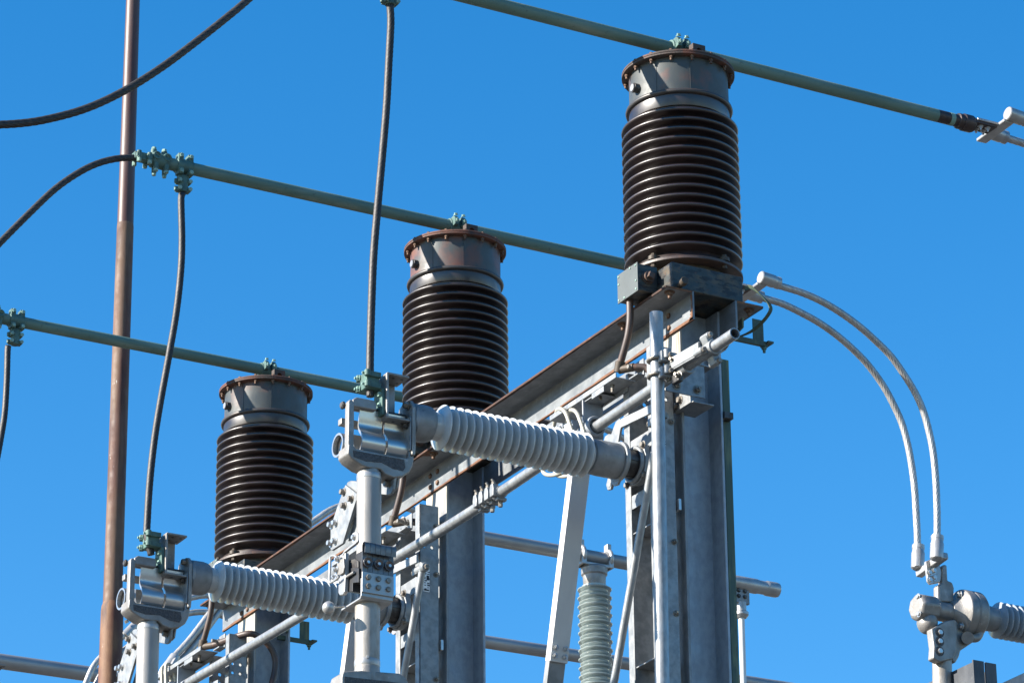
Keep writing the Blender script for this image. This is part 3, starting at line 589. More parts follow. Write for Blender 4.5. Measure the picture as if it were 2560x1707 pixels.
# ------------------------------------------------------------------ switch arms: fork, rolled contacts, blade tube
def make_blade():
    t = thing('disconnect_switch', 'vertical silver blade tube with forked casting and rolled contacts, middle of picture', 'switch blade', (AX, -1.56, 6.45), 'vertical switch blades')
    x0, x1 = .045, .135
    fk = MB().prism([(-1.678, 7.150), (-1.670, 7.160), (-1.658, 7.158), (-1.652, 7.145), (-1.652, 6.935), (-1.680, 6.925)], 'x', .098, x1 - .002)
    fk.prism([(-1.407, 6.95), (-1.406, 7.095), (-1.392, 7.10), (-1.384, 7.09), (-1.384, 6.95)], 'x', .085, x1 - .002)
    fk.prism([(-1.681, 6.925), (-1.678, 6.965), (-1.66, 6.970), (-1.645, 6.952), (-1.415, 6.952), (-1.40, 6.97), (-1.385, 6.965), (-1.384, 6.955), (-1.390, 6.922), (-1.405, 6.893), (-1.435, 6.870), (-1.475, 6.858), (-1.515, 6.866), (-1.535, 6.884), (-1.59, 6.880), (-1.62, 6.885), (-1.665, 6.908)], 'x', x0, x1)
    fk = fk.build('fork', 'cast', t, .009, seg=4)
    MB().prism([(-1.655, 6.915), (-1.658, 6.942), (-1.43, 6.942), (-1.425, 6.91), (-1.435, 6.893), (-1.48, 6.895), (-1.53, 6.912), (-1.6, 6.905)], 'x', x1 - .004, x1 + .0015).build('cast_panel', 'roughcast', fk)
    MB().box(.0, .032, -1.66, -1.40, 7.09, 7.118).build('cross_bar', 'cast', fk, .004)
    MB().cyl((AX, -1.692, 7.145), (AX, -1.36, 7.145), .011, 16).hexa((AX, -1.678, 7.145), (0, -1, 0), .016, .012).build('hinge_pin', 'darksteel', fk)
    # laminated roll contacts
    J = [(.100, 7.142), (.094, 7.105), (.088, 7.075), (.096, 7.052), (.112, 7.034), (.123, 7.008), (.119, 6.983), (.102, 6.962), (.076, 6.956), (.052, 6.968), (.038, 6.993), (.033, 7.022), (.034, 7.050)]
    Js = [tuple(p) for p in [(q.x, q.y) for q in [Vector((v.x, v.y)) for v in spline([Vector((a, b, 0)) for a, b in J], 4)]]]
    for ya, yb in ((-1.612, -1.508), (-1.497, -1.408)):
        mb = MB()
        for k in range(4):
            prof = []
            for j, (a, b) in enumerate(Js):
                aa = Vector(Js[max(j - 1, 0)]); cc = Vector(Js[min(j + 1, len(Js) - 1)]); tt = (cc - aa).normalized()
                prof.append((a + tt.y * .0034 * k, b - tt.x * .0034 * k))
            mb.strip(prof, ya + .0008 * k, yb - .0004 * k, .0027)
        mb.build('rolled_contact', 'shiny', t)
    MB().pipe((.022, -1.672, 7.0), (.022, -1.640, 7.0), .050, .041, 40).build('end_roll', 'shiny', t)
    # hinge block from the fork bolt to the terminal
    MB().prism([(-1.655, 7.135), (-1.655, 7.165), (-1.638, 7.178), (-1.56, 7.178), (-1.548, 7.168), (-1.548, 7.135)], 'x', .07, .125).build('hinge_block', 'cast', t, .006, seg=3)
    # side plates against the insulator flange
    MB().prism([(.03, 6.965), (.15, 6.965), (.155, 7.0), (.155, 7.17), (.13, 7.205), (.08, 7.215), (.035, 7.20), (.02, 7.16), (.02, 7.0)], 'y', -1.402, -1.386).build('flange_plate', 'cast', t, .004)
    MB().prism([(.06, 6.985), (.148, 6.985), (.15, 7.13), (.06, 7.13)], 'y', -1.4085, -1.4035).build('side_plate', 'galv', t, .003)
    MB().bolt((.12, -1.403, 7.185), (0, -1, 0), .014, .02).build('bolt', 'bolt', t)
    MB().bolt((.12, -1.41, 7.10), (0, -1, 0), .013, .016).build('bolt', 'darksteel', t)
    # upper blade tube
    tb = MB().lathe([(.049, 6.47), (.049, 6.872), (.0475, 6.874)], (AX, -1.563, 0), n=48).build('blade_tube', 'blade', t)
    MB().lathe([(.0495, 6.846), (.0505, 6.85), (.0505, 6.862), (.0495, 6.866)], (AX, -1.563, 0), n=48).build('weld_seam', 'alu', tb)
    MB().lathe([(.049, 6.866), (.043, 6.872), (.043, 6.92)], (AX, -1.563, 0), n=40).build('socket', 'cast', t)
    # link plates beside and behind the tube
    def LA(u, v, y): p = at(780 + u / 7.127, 1180 + v / 7.127, 'y', y); return (p.x, p.z)
    lp = MB().prism([LA(u, v, -1.53) for u, v in ((592, 226), (788, 380), (788, 500), (760, 570), (545, 1265), (350, 1390), (326, 1370), (330, 980), (440, 640))], 'y', -1.53, -1.518).build('link_plate', 'galv', t, .002)
    for u, v in ((570, 355), (712, 480), (585, 600), (430, 905), (350, 940), (420, 1230), (340, 1265)):
        q = LA(u, v, -1.53); MB().bolt((q[0], -1.530, q[1]), (0, -1, 0), .012, .016).build('bolt', 'bolt' if v < 700 else 'zbolt', lp)
    MB().prism([LA(u, v, -1.512) for u, v in ((606, 230), (622, 172), (680, 146), (760, 150), (830, 170), (830, 420), (790, 385))], 'y', -1.512, -1.496).build('link_knuckle', 'galv', t, .006, seg=3)
    MB().prism([LA(u, v, -1.50) for u, v in ((800, 700), (640, 1225), (730, 1185), (800, 1080))], 'y', -1.50, -1.49).build('link_plate', 'galv', t, .002)
    rp_ = MB().prism([LA(u, v, -1.47) for u, v in ((1180, 200), (1265, 85), (1468, 85), (1442, 300), (1405, 380), (1350, 406), (1180, 388))], 'y', -1.47, -1.458).build('rear_plate', 'galv', t, .003)
    q = LA(1370, 205, -1.47); MB().bolt((q[0], -1.47, q[1]), (0, -1, 0), .014, .018).build('bolt', 'bolt', rp_)
    MB().prism([LA(u, v, -1.445) for u, v in ((1300, 60), (1535, 40), (1500, 280), (1440, 345), (1300, 330))], 'y', -1.445, -1.435).build('rear_plate', 'galv', t, .003)
    return t
bl1 = make_blade()
DL = Vector((-4.17, -.06, -.03))
dup(bl1, DL, 'switch blade of the far line, below the lower left corner')
dup(ins1, DL, 'grey insulator of the far line, below the lower left corner')
dup(bl1, DM, 'vertical silver blade tube with forked casting and rolled contacts, at the lower left')
# terminal brackets and green cable lugs on top of the switch heads
def make_terminal():
    t = thing('terminal_bracket', 'grey bent plate terminal bracket on the middle switch head', 'bracket', (AX, -1.5, 7.10), 'terminal brackets on the switch heads')
    y0, y1 = -1.515, -1.412
    MB().box(.040, .147, y0, y0 + .010, 7.108, 7.300).build('front_plate', 'cast', t, .003, seg=3)
    MB().box(.034, .046, y0 + .010, y1 - .014, 7.116, 7.292).build('back_plate', 'cast', t, .002)
    MB().box(.036, .147, y0 + .004, y1, 7.2925, 7.3025).build('top_flange', 'cast', t, .003)
    b = MB().box(.036, .152, y0 + .004, y1, 7.1035, 7.1135).build('bottom_flange', 'cast', t, .003)
    for nm, zz_ in (('bottom', 7.1034), ('top', 7.2924)):
        h = MB()
        for dx in (-.022, .022):
            for dy in (-.02, .02): h.lathe([(.0065, 0), (.0065, -.0006)], (.096 + dx, (y0 + y1) / 2 + .012 + dy, zz_), n=12)
        h.build('bolt_holes', 'black', t)
    return t
tm1 = make_terminal(); dup(tm1, DL, 'grey terminal bracket tip poking into the lower left corner'); dup(tm1, DM, 'grey bent plate terminal bracket on the left switch head')
def make_lug():
    t = thing('cable_lug', 'green bolted cable lug on the middle switch head', 'cable lug', (AX, -1.54, 7.12), 'green cable lugs on the switch heads')
    MB().box(.062, .135, -1.530, -1.516, 7.120, 7.235).build('pad', 'green', t, .003)
    for x, z in ((.080, 7.14), (.080, 7.185), (.118, 7.165), (.118, 7.21)): MB().bolt((x, -1.530, z), (0, -1, 0), .0105, .010, False).build('bolt', 'mint', t)
    b = MB()
    for z in (7.243, 7.290):
        b.box(.050, .130, -1.590, -1.530, z - .012, z + .012).cyl((.052, -1.592, z - .014), (.052, -1.592, z + .014), .013, 12).cyl((.128, -1.592, z - .014), (.128, -1.592, z + .014), .013, 12)
    b.box(.060, .120, -1.592, -1.534, 7.232, 7.303)
    b.build('cable_clamp', 'green', t, .004)
    for z in (7.243, 7.290):
        for x in (.056, .124):
            MB().bolt((x, -1.592, z), (-.2, -1, 0), .0105, .011, True, .008).build('bolt', 'mint', t)
    return t
lg1 = make_lug(); dup(lg1, DL, 'green cable lug of the far line, outside the lower left corner'); dup(lg1, DM, 'green bolted cable lug on the left switch head')
# ------------------------------------------------------------------ middle contact and lower tube (middle phase blade only)
t = thing('latch_contact', 'black finger contact with six bolts and latch halfway down the middle blade tube', 'contact', (AX, -1.56, 6.34))
yL, yR = -1.630, -1.491
def LB(u, v, y): p = at(780 + u / 7.127, 1340 + v / 7.127, 'y', y); return (p.x, p.z)
xq = LB(520, 1290, yL)[0]
MB().prism([(.152, 6.405), (.152, 6.336), (.145, 6.329), (xq, 6.329), (xq, 6.321), (.150, 6.321), (.160, 6.331), (.160, 6.405)], 'y', yL, yR).build('bent_plate', 'alu', t, .002)
pl = MB().box(.1605, .168, yL, yR, 6.345, 6.430).build('bolt_plate', 'alu', t, .0015)
for k in range(3):
    for z in (6.372, 6.408): MB().bolt((.168, yL + .026 + k * .044, z), (1, 0, 0), .0115, .009, False).build('bolt', 'bolt', pl)
for k in range(6):
    ya = yL + k * (yR - yL) / 6 + .0008; yb = yL + (k + 1) * (yR - yL) / 6 - .0008
    pr = [(.1625, 6.431), (.1625, 6.48), (.1625, 6.525)] + [(.1765 + .014 * math.cos(R_(a)), 6.533 + .016 * math.sin(R_(a))) for a in range(172, -1, -14)] + [(.1895, 6.522), (.187, 6.503)]
    MB().strip(pr, ya, yb, -.003).build('contact_finger', 'contact', t)
MB().box(.10, .158, yL + .004, yR - .004, 6.41, 6.520).build('contact_block', 'black', t, .002)
for k in range(3):
    y = yL + .022 + k * .047
    c = MB().lathe([(.003, .002), (.0185, .0105), (.0203, .0105), (.0203, .008), (.006, .0)], (.1655, y, 6.468), (1, 0, 0), 32).build('spring_washer', 'cone', t)
    MB().torus((.1762, y, 6.468), (1, 0, 0), .0197, .0011, 32, 8).build('washer_rim', 'contact', c)
    MB().hexa((.167, y, 6.468), (1, 0, 0), .0075, .014).build('nut', 'zbolt', c)
MB().prism([LB(u, v, -1.658) for u, v in ((495, 330), (592, 285), (592, 690), (578, 985), (548, 1040), (492, 1052), (464, 1010), (470, 720))], 'y', -1.658, -1.640).build('side_cover', 'alu', t, .004, seg=3)
MB().prism([LB(u, v, -1.639) for u, v in ((575, 600), (720, 560), (825, 560), (825, 820), (725, 830), (720, 985), (578, 985))], 'y', -1.639, -1.575).build('insulating_block', 'black', t, .002)
a_, b_ = LB(620, 730, -1.648), LB(760, 640, -1.645)
MB().cyl((a_[0], -1.650, a_[1]), (b_[0], -1.647, b_[1]), .006, 12).build('pin', 'cast', t)
MB().prism([LB(u, v, -1.634) for u, v in ((600, 430), (760, 400), (820, 440), (820, 560), (600, 600))], 'y', -1.634, -1.60).build('guide_block', 'darksteel', t, .003)
MB().prism([LB(u, v, -1.668) for u, v in ((440, 480), (500, 410), (560, 385), (572, 560), (550, 655), (490, 692), (428, 680), (440, 600))], 'y', -1.668, -1.659).build('latch_block', 'cast', t, .003)
for u, v in ((475, 410), (445, 600)):
    q = LB(u, v, -1.668); MB().bolt((q[0], -1.668, q[1]), (0, -1, 0), .010, .012, True, .004).build('bolt', 'zbolt', t)
W = [LB(u, v, -1.676) for u, v in ((455, 385), (400, 345), (345, 355), (325, 400), (318, 600), (312, 790), (330, 822), (400, 790), (460, 745), (485, 715))]
MB().sweep(spline([Vector((q[0], -1.676, q[1])) for q in W], 6), .0048, 10).build('bail', 'alu', t)
W = [LB(u, v, -1.655) for u, v in ((565, 330), (600, 270), (700, 190), (795, 120), (818, 90))]
mb_ = MB()
for (a1, b1) in zip(W, W[1:]):
    c_ = Vector(((a1[0] + b1[0]) / 2, -1.655, (a1[1] + b1[1]) / 2)); d_ = Vector((b1[0] - a1[0], 0, b1[1] - a1[1])); mb_.obox(c_, d_, (d_.length / 2 + .002, .006, .0045), (0, 0, 1))
mb_.prism([LB(u, v, -1.66) for u, v in ((715, -50), (760, -78), (805, -70), (822, -30), (818, 70), (795, 115), (712, 130), (710, 60))], 'y', -1.66, -1.654)
mb_.build('latch_strap', 'alu', t, .002)
q = LB(755, 20, -1.66); MB().bolt((q[0], -1.66, q[1]), (0, -1, 0), .010, .010).build('bolt', 'zbolt', t)
BP = at(895, 1562, 'y', -1.614); k_ = min((abs((CAM + (BP + S * (i * .002) - CAM)).dot(RT) * 0 + ((BP + S * (i * .002) - CAM).dot(RT) / (BP + S * (i * .002) - CAM).dot(F)) * FPX + 1280 - 821), i) for i in range(10, 200))[1]
ball = BP + S * (k_ * .002)
MB().lathe([(.0255 * math.sin(R_(a)), -.0255 * math.cos(R_(a))) for a in range(2, 180, 8)], ball, n=28).build('corona_ball', 'alu', t)
q = LB(590, 1190, -1.632); e_ = Vector((q[0], -1.634, 6.327)); MB().cyl(ball, e_, .0042, 10).build('ball_rod', 'zbolt', t)
t = thing('lower_blade_tube', 'lower stained silver tube standing in a wide casting below the black contact', 'switch tube', (AX, -1.567, 6.03))
tb = MB().lathe([(.0495, 6.03), (.0495, 6.322)], (AX, -1.567, 0), n=48).build('tube', 'bladeold', t)
MB().lathe([(.0498, 6.068), (.0512, 6.074), (.0512, 6.090), (.0498, 6.094)], (AX, -1.567, 0), n=48).bolt((AX + .045, -1.588, 6.094), (1, -.5, 0), .007, .004, False).build('weld_seam', 'alu', tb)
MB().lathe([(.051, 6.0), (.051, 6.05), (.0495, 6.062)], (AX, -1.567, 0), n=48).build('socket', 'cast', t)
lf = MB().prism([(-1.70, 5.90), (-1.702, 5.995), (-1.695, 6.018), (-1.62, 6.034), (-1.515, 6.042), (-1.45, 6.047), (-1.425, 6.036), (-1.408, 6.01), (-1.40, 5.90)], 'x', .035, .140).build('casting', 'cast', t, .006, seg=3)
MB().prism([(-1.69, 5.91), (-1.69, 5.998), (-1.43, 6.008), (-1.42, 5.91)], 'x', .137, .1418).build('cast_panel', 'roughcast', lf)
# ------------------------------------------------------------------ switch bases on the columns
def sign(o, zs, ys, lab, seed):
    y0s, y1s = ys
    sg = thing('warning_sign', lab, 'sign', o + Vector((.192, -.25, zs)), 'small warning signs on the switch bases')
    mb = MB().box(.1915, .1928, y0s, y1s, zs - .066, zs + .066); mb.v = [tuple(Vector(p) + o) for p in mb.v]; mb.build('plate', 'signw', sg)
    rnd = random.Random(seed); mb = MB()
    for k in range(11):
        za = zs - .060 + k * .011
        for q in range(2):
            if rnd.random() < .75:
                ya = y0s + .003 + q * (y1s - y0s) * .5 + rnd.uniform(0, .003); mb.box(.1928, .1932, ya, ya + rnd.uniform(.004, (y1s - y0s) * .42), za, za + rnd.uniform(.004, .009))
    mb.box(.1928, .1932, y0s + .002, y1s - .002, zs - .062, zs - .056).box(.1928, .1932, (y0s + y1s) / 2, y1s - .002, zs - .01, zs + .012)
    mb.v = [tuple(Vector(p) + o) for p in mb.v]; mb.build('print', 'signb', sg)
def make_base(i, label, lab2):
    o = Vector((SX[i] - .09, 0, 0)); yf, yb = -.290, -.192
    ztop = (7.645, 7.62, 7.60)[i]
    t = thing('mounting_channel', label, 'switch base', o + Vector((.09, -.24, 4.5)), 'perforated switch bases on the columns')
    def B(mb, n, m='galv', bv=.0015, par=None): mb.v = [tuple(Vector(p) + o) for p in mb.v]; return mb.build(n, m, par or t, bv)
    # right channel: web faces the camera with bolt holes cut through it
    def plate_holes(x, ys, zs, z0, z1, r):
        """web as vertical strips and rows with square-ish octagon holes"""
        mb = MB(); th = .006
        rows = sorted(zs)
        if not rows: return mb.box(x - th, x, yf, yb, z0, z1)
        ym = (ys[0] + ys[1]) / 2
        zl = z0
        for z in rows:
            mb.box(x - th, x, yf, yb, zl, z - r * 1.35); zl = z + r * 1.35
            for (ya, yc, yd) in ((yf, ys[0], ym), (ym, ys[1], yb)):
                a = z - r * 1.35; b = z + r * 1.35; n = 16; vs = []; fs = []
                ring = [(yc + r * math.cos(2 * math.pi * k / n), z + r * math.sin(2 * math.pi * k / n)) for k in range(n)]
                outer = []
                for k in range(n):
                    cy, cz = math.cos(2 * math.pi * k / n), math.sin(2 * math.pi * k / n)
                    sy = ((yd - yc) if cy > 0 else (yc - ya)) / max(abs(cy), 1e-6); sz = r * 1.35 / max(abs(cz), 1e-6); s_ = min(sy, sz)
                    outer.append((yc + cy * s_, z + cz * s_))
                for k in range(n):   # front ring quads, hole wall
                    q = (k + 1) % n
                    base = len(vs)
                    vs += [(x, *outer[k]), (x, *outer[q]), (x, *ring[q]), (x, *ring[k]), (x - th, *ring[q]), (x - th, *ring[k]), (x - th, *outer[k]), (x - th, *outer[q])]
                    fs += [(base, base + 1, base + 2, base + 3), (base + 3, base + 2, base + 4, base + 5), (base + 5, base + 4, base + 7, base + 6)]
                    if abs(abs(outer[k][0] - outer[q][0])) > 1e-5 and abs(outer[k][1] - outer[q][1]) > 1e-5:   # corner
                        cyy = ya if math.cos(2 * math.pi * (k + .5) / n) < 0 else yd; czz = a if math.sin(2 * math.pi * (k + .5) / n) < 0 else b
                        bb = len(vs); vs += [(x, *outer[k]), (x, cyy, czz), (x, *outer[q])]; fs.append((bb, bb + 1, bb + 2))
                mb.add(vs, fs)
        return mb.box(x - th, x, yf, yb, zl, z1)
    hz = [7.50 - k * .0 for k in range(0)]
    holes = [ztop - .158, ztop - .206]
    if i == 0: holes = [ztop - .19, ztop - .238]
    B(plate_holes(.191, (-.268, -.226), holes, 4.5, ztop, .0075), 'right_channel')
    B(MB().box(.146, .191, yf, yf + .005, 4.5, ztop - .02 if False else ztop), 'right_channel_lip')
    B(plate_holes(-.005, (-.250, -.212), holes, 4.5, ztop - .06, .009), 'left_channel')
    B(MB().box(-.05, -.012, yf, yf + .005, 4.5, ztop - .06), 'left_channel_lip')
    B(MB().box(.110, .1848, yb - .005, yb, 4.5, ztop), 'right_channel_lip')  # rear lip, added and widened to block sun from the column flange
    B(MB().box(-.004, .140, yf + .006, yb, 6.86, 6.866), 'stiffener')
    B(MB().box(-.004, .140, yf + .006, yb, 6.28, 6.286), 'stiffener')
    B(MB().box(-.004, .145, yf + .003, yf + .008, 7.20, 7.275), 'mount_plate')
    B(MB().box(-.004, .145, yf + .003, yf + .008, 6.97, 7.03), 'mount_plate')
    B(MB().box(.03, .10, yb, -.1505, ztop - .11, ztop - .03).box(.03, .10, yb, -.1505, 6.65, 6.73), 'spacer', 'galv')
    for z in (ztop - .10, ztop - .335, 6.78, 6.47, 6.1):
        B(MB().bolt((.191, -.205, z), (1, 0, 0), .010, .010, True, .008), 'bolt', 'bolt', 0)
    B(MB().box(.170, .205, yb + .006, yb + .018, 6.92, 6.97), 'clip', 'zbolt')
    if i == 0: sign(o, 7.262, (-.262, -.236), 'small warning sign half hidden by the front pipe, upper one on the right column', 9)
    # warning plate, seen at a steep angle: white with black printed blocks
    sign(o, (6.50, 7.26, 7.2)[i], (-.272, -.240) if i == 1 else (-.275, -.247), lab2, 4 + i)
    return t
make_base(0, 'galvanised channel switch base on the right column behind the front pipe', 'white and black warning sign beside the front pipe, lower one on the right column')
make_base(1, 'perforated galvanised switch base on the middle column', 'white and black warning sign behind the slanted rod on the middle column')
make_base(2, 'perforated galvanised switch base on the left column at the bottom edge', 'warning sign on the left column below the frame')
# rails reaching left from each base, with the bearing plate of the operating pipe
def make_rail(i, label):
    o = Vector((SX[i] - .09, (0, -.01, 0)[i], (0, -.015, .01)[i]))
    t = thing('bearing_rail', label, 'bracket', o + Vector((.0, -.32, 7.50)), 'rails carrying the operating pipe')
    def B(mb, n, m='galv', bv=.0015, par=None): mb.v = [tuple(Vector(p) + o) for p in mb.v]; return mb.build(n, m, par or t, bv)
    r = B(MB().box(-.50, .06, -.392, -.386, 7.522, 7.545).box(-.50, .06, -.386, -.2915, 7.522, 7.527).box(-.30, .0, -.300, -.294, 7.50, 7.522), 'rail')
    B(MB().box(-.14, -.04, -.392, -.386, 7.495, 7.521).box(-.21, -.10, -.386, -.30, 7.508, 7.513), 'rail_cleat')
    B(MB().prism([(-.392, 7.36), (-.378, 7.345), (-.298, 7.345), (-.292, 7.36), (-.292, 7.519), (-.392, 7.519)], 'x', -.222, -.214), 'bearing_plate', 'galvold')
    B(MB().lathe([(.0, -.006), (.044, -.006), (.046, 0), (.046, .018), (.043, .023), (.034, .024), (.030, .014)], (-.214, -.34, 7.401), (1, 0, 0), 36, False), 'bearing_ring', 'galvold', .001)
    for x in (-.12, -.02):
        B(MB().hexa((x, -.36, 7.545), (0, 0, 1), .010, .012).cyl((x, -.36, 7.49), (x, -.36, 7.546), .007, 10).hexa((x, -.36, 7.522), (0, 0, -1), .010, .01), 'bolt', 'bolt', 0)
    e = B(MB().box(.015, .085, -.268, -.261, 7.545, 7.625).box(.015, .085, -.300, -.268, 7.545, 7.552), 'end_plate')
    B(MB().cyl((.05, -.325, 7.588), (.05, -.215, 7.588), .009, 12).hexa((.05, -.268, 7.588), (0, -1, 0), .015, .012).hexa((.05, -.282, 7.588), (0, -1, 0), .013, .012).hexa((.05, -.261, 7.588), (0, 1, 0), .014, .012), 'adjusting_bolt', 'bolt', 0)
    # crank clamp with shackles left of the bearing
    B(MB().box(-.42, -.30, -.395, -.30, 7.35, 7.46).cyl((-.46, -.34, 7.40), (-.26, -.34, 7.40), .036, 24).box(-.50, -.38, -.40, -.36, 7.43, 7.47), 'crank', 'galvold', .004)
    for x in (-.47, -.43, -.385):
        B(MB().bolt((x, -.40, 7.445), (0, -1, .2), .010, .012, True, .01).cyl((x, -.37, 7.40), (x, -.43, 7.42), .012, 12), 'bolt', 'zbolt', 0)
    return t
make_rail(0, 'galvanised rail with bearing plate left of the right column below the long beam')
make_rail(1, 'galvanised rail with adjusting bolt left of the middle column')
make_rail(2, 'galvanised rail left of the left column at the bottom of the picture')
rp = thing('rope_lashing', 'two loops of pale wire rope over the rail behind the upper grey insulator', 'rope', (-.40, -.34, 7.5))
for k in range(2):
    pts = [at(u + 30 * k, v + 3 * k, 'y', y) for u, v, y in ((1386, 1060, -.33), (1392, 1028, -.36), (1403, 1022, -.40), (1414, 1032, -.412), (1424, 1058, -.415), (1433, 1088, -.41), (1436, 1120, -.40), (1420, 1165, -.385), (1388, 1186, -.365), (1358, 1178, -.35), (1362, 1120, -.335), (1386, 1060, -.33))]
    MB().sweep(resample(spline(pts, 10), .005), .0095, 24, 6, 75, .3).build('rope', 'rope', rp, ang=180)
rp2 = thing('rope_lashing', 'pale wire rope looped over the rail near the bottom left', 'rope', (-4.5, -.34, 7.5))
for dx in (0, .05):
    pts = [(-4.58 + dx, -.33, 7.45), (-4.57 + dx, -.36, 7.555), (-4.55 + dx, -.405, 7.565), (-4.535 + dx, -.415, 7.50), (-4.515 + dx, -.415, 7.40), (-4.50 + dx, -.40, 7.28)]
    MB().sweep(resample(spline(pts, 10), .005), .0095, 24, 6, 75, .3).build('rope', 'rope', rp2, ang=180)
# ------------------------------------------------------------------ operating pipe, clamps, vertical pipe, rods
OP = [(.912, 7.414), (-.16, 7.396), (-1.22, 7.378), (-2.0, 7.388), (-3.19, 7.407), (-4.9, 7.452)]
ops = [Vector((x, -.34, z)) for x, z in OP]
pp = spline(ops, 10)
mb = MB().sweep(pp[1:], .0243, 28)
opipe = tag(mb.build('operating_pipe', 'galvpipe', None, loc=ops[0]), 'long galvanised operating pipe running parallel below the beam past all columns', 'pipe')
MB().pipe(pp[0], pp[1], .0243, .0195, 32).build('open_end', 'galvpipe', opipe)
def pipe_clamp(x, label):
    z = 7.378 + (x + 1.22) * .016
    t = thing('pipe_clamp', label, 'clamp', (x, -.34, z), 'pipe clamps on the operating pipe')
    MB().cyl((x - .10, -.34, z), (x + .10, -.34, z), .0285, 28).build('sleeve', 'galv', t, .002)
    for k in range(4):
        xx = x - .078 + k * .052
        MB().prism([(xx - .016, z - .024), (xx + .016, z - .024), (xx + .019, z + .010), (xx + .011, z + .036), (xx - .011, z + .036), (xx - .019, z + .010)], 'y', -.384, -.352).box(xx - .013, xx + .013, -.36, -.31, z - .038, z - .022).build('ear', 'galv', t, .005, seg=3)
        MB().hexa((xx, -.370, z + .035), (-.15, -.3, 1), .010, .012).cyl((xx, -.370, z + .042), (xx - .004, -.378, z + .060), .006, 10).build('bolt', 'bolt', t)
    for xx in (x + .065, x - .01): MB().hexa((xx, -.33, z - .036), (0, 0, -1), .011, .024).build('bolt', 'bolt', t)
    return t
pipe_clamp(-1.12, 'knobbly bolted clamp joining the operating pipe below the upper grey insulator')
# front vertical pipe with its U bolts
t = thing('vertical_pipe', 'bright galvanised vertical pipe standing in front of the right column', 'pipe', (.413, -.41, 0))
vx, vy = .425, -.41
a_ = at(1641, 800, 'y', vy); b_ = at(1656, 1700, 'y', vy)
dirv = (a_ - b_).normalized(); top = a_ + dirv * ((7.672 - a_.z) / dirv.z); bot = b_ - dirv * ((b_.z - .0) / dirv.z)
MB().pipe(bot, top, .0285, .024, 40).build('pipe', 'galvpipe', t)
MB().lathe([(0, 0), (.024, 0)], top - Vector((0, 0, .02)), n=24, cap=False).build('pipe_cap', 'galvold', t)
cp = thing('pipe_coupling', 'cluster of bolted saddles tying the vertical pipe to the operating pipe', 'clamp', (.46, -.39, 7.4))
for z in (7.462, 7.392):
    cx = bot.x + (top.x - bot.x) * (z / top.z)
    u = [(cx + .075, -.39 + 0, z), (cx + .036, -.392, z), (cx + .034, -.43, z + .0), (cx, -.4445, z), (cx - .034, -.43, z), (cx - .036, -.39, z), (cx - .03, -.36, z)]
    MB().sweep(spline(u, 6), .0075, 12).build('u_bolt', 'bolt', cp)
    MB().box(cx + .028, cx + .060, -.425, -.345, z - .024, z + .024).cyl((cx + .06, -.40, z - .012), (cx + .06, -.40, z + .03), .014, 14).build('saddle', 'galv', cp, .006)
    MB().hexa((cx + .075, -.392, z), (1, -.1, 0), .011, .012).build('nut', 'bolt', cp)
MB().obox((.575, -.380, 7.425), (1, .03, -.02), (.125, .007, .026)).obox((.575, -.372, 7.400), (1, .03, -.02), (.125, .012, .007)).obox((.575, -.372, 7.450), (1, .03, -.02), (.125, .010, .004)).build('crank_arm', 'capgray', cp, .004)  # arm in a greyer metal than the saddles, shade put into its colour
MB().cyl((.475, -.34, 7.40), (.56, -.34, 7.404), .034, 28).build('collar', 'galv', cp, .003)
for x, z in ((.505, 7.44), (.47, 7.37), (.54, 7.36)): MB().bolt((x, -.378, z), (.3, -1, 0), .012, .012, True, .012).build('bolt', 'bolt', cp)
MB().box(.49, .545, -.385, -.36, 7.335, 7.375).build('lug', 'darksteel', cp, .005)
c4 = thing('pipe_clamp', 'bolted clamp with four ears near the open end of the operating pipe', 'clamp', (.70, -.34, 7.41), 'pipe clamps on the operating pipe')
MB().cyl((.685, -.34, 7.409), (.765, -.34, 7.411), .033, 28).build('sleeve', 'galv', c4, .003)
for a in (20, 110, 200, 290):
    d = Vector((0, math.cos(R_(a)), math.sin(R_(a)))); c = Vector((.725, -.34, 7.41)) + d * .045
    MB().obox(c, d, (.020, .016, .022), (1, 0, 0)).cyl(c + d * .012 - Vector((.03, 0, 0)), c + d * .012 + Vector((.03, 0, 0)), .014, 14).build('ear', 'galv', c4, .005)
    MB().hexa(c + d * .012 + Vector((.03, 0, 0)), (1, 0, 0), .011, .012).build('bolt', 'bolt', c4)
# end bracket of the right hand base: plate, channel and stub angle
t = thing('pivot_bracket', 'galvanised bolted plate bracket between the front pipe and the right column', 'bracket', (.33, -.20, 7.4))
bp = MB().prism([(-.296, 7.392), (-.296, 7.567), (-.106, 7.563), (-.106, 7.392)], 'x', .300, .307).build('face_plate', 'galv', t, .002)
MB().box(.160, .2995, -.176, -.169, 7.364, 7.555).build('channel_web', 'galv', t, .002)
MB().box(.160, .312, -.169, -.066, 7.364, 7.371).build('channel_flange', 'galv', t, .002)
MB().box(.195, .312, -.169, -.066, 7.536, 7.543).build('channel_flange', 'galv', t, .002)
for y, z in ((-.245, 7.535), (-.245, 7.425), (-.145, 7.425)): MB().bolt((.307, y, z), (1, 0, 0), .014, .014, True, .008).build('bolt', 'bolt', t)
for x, z in ((.190, 7.386), (.222, 7.402)): MB().bolt((x, -.176, z), (0, -1, 0), .014, .013).build('bolt', 'bolt', t)
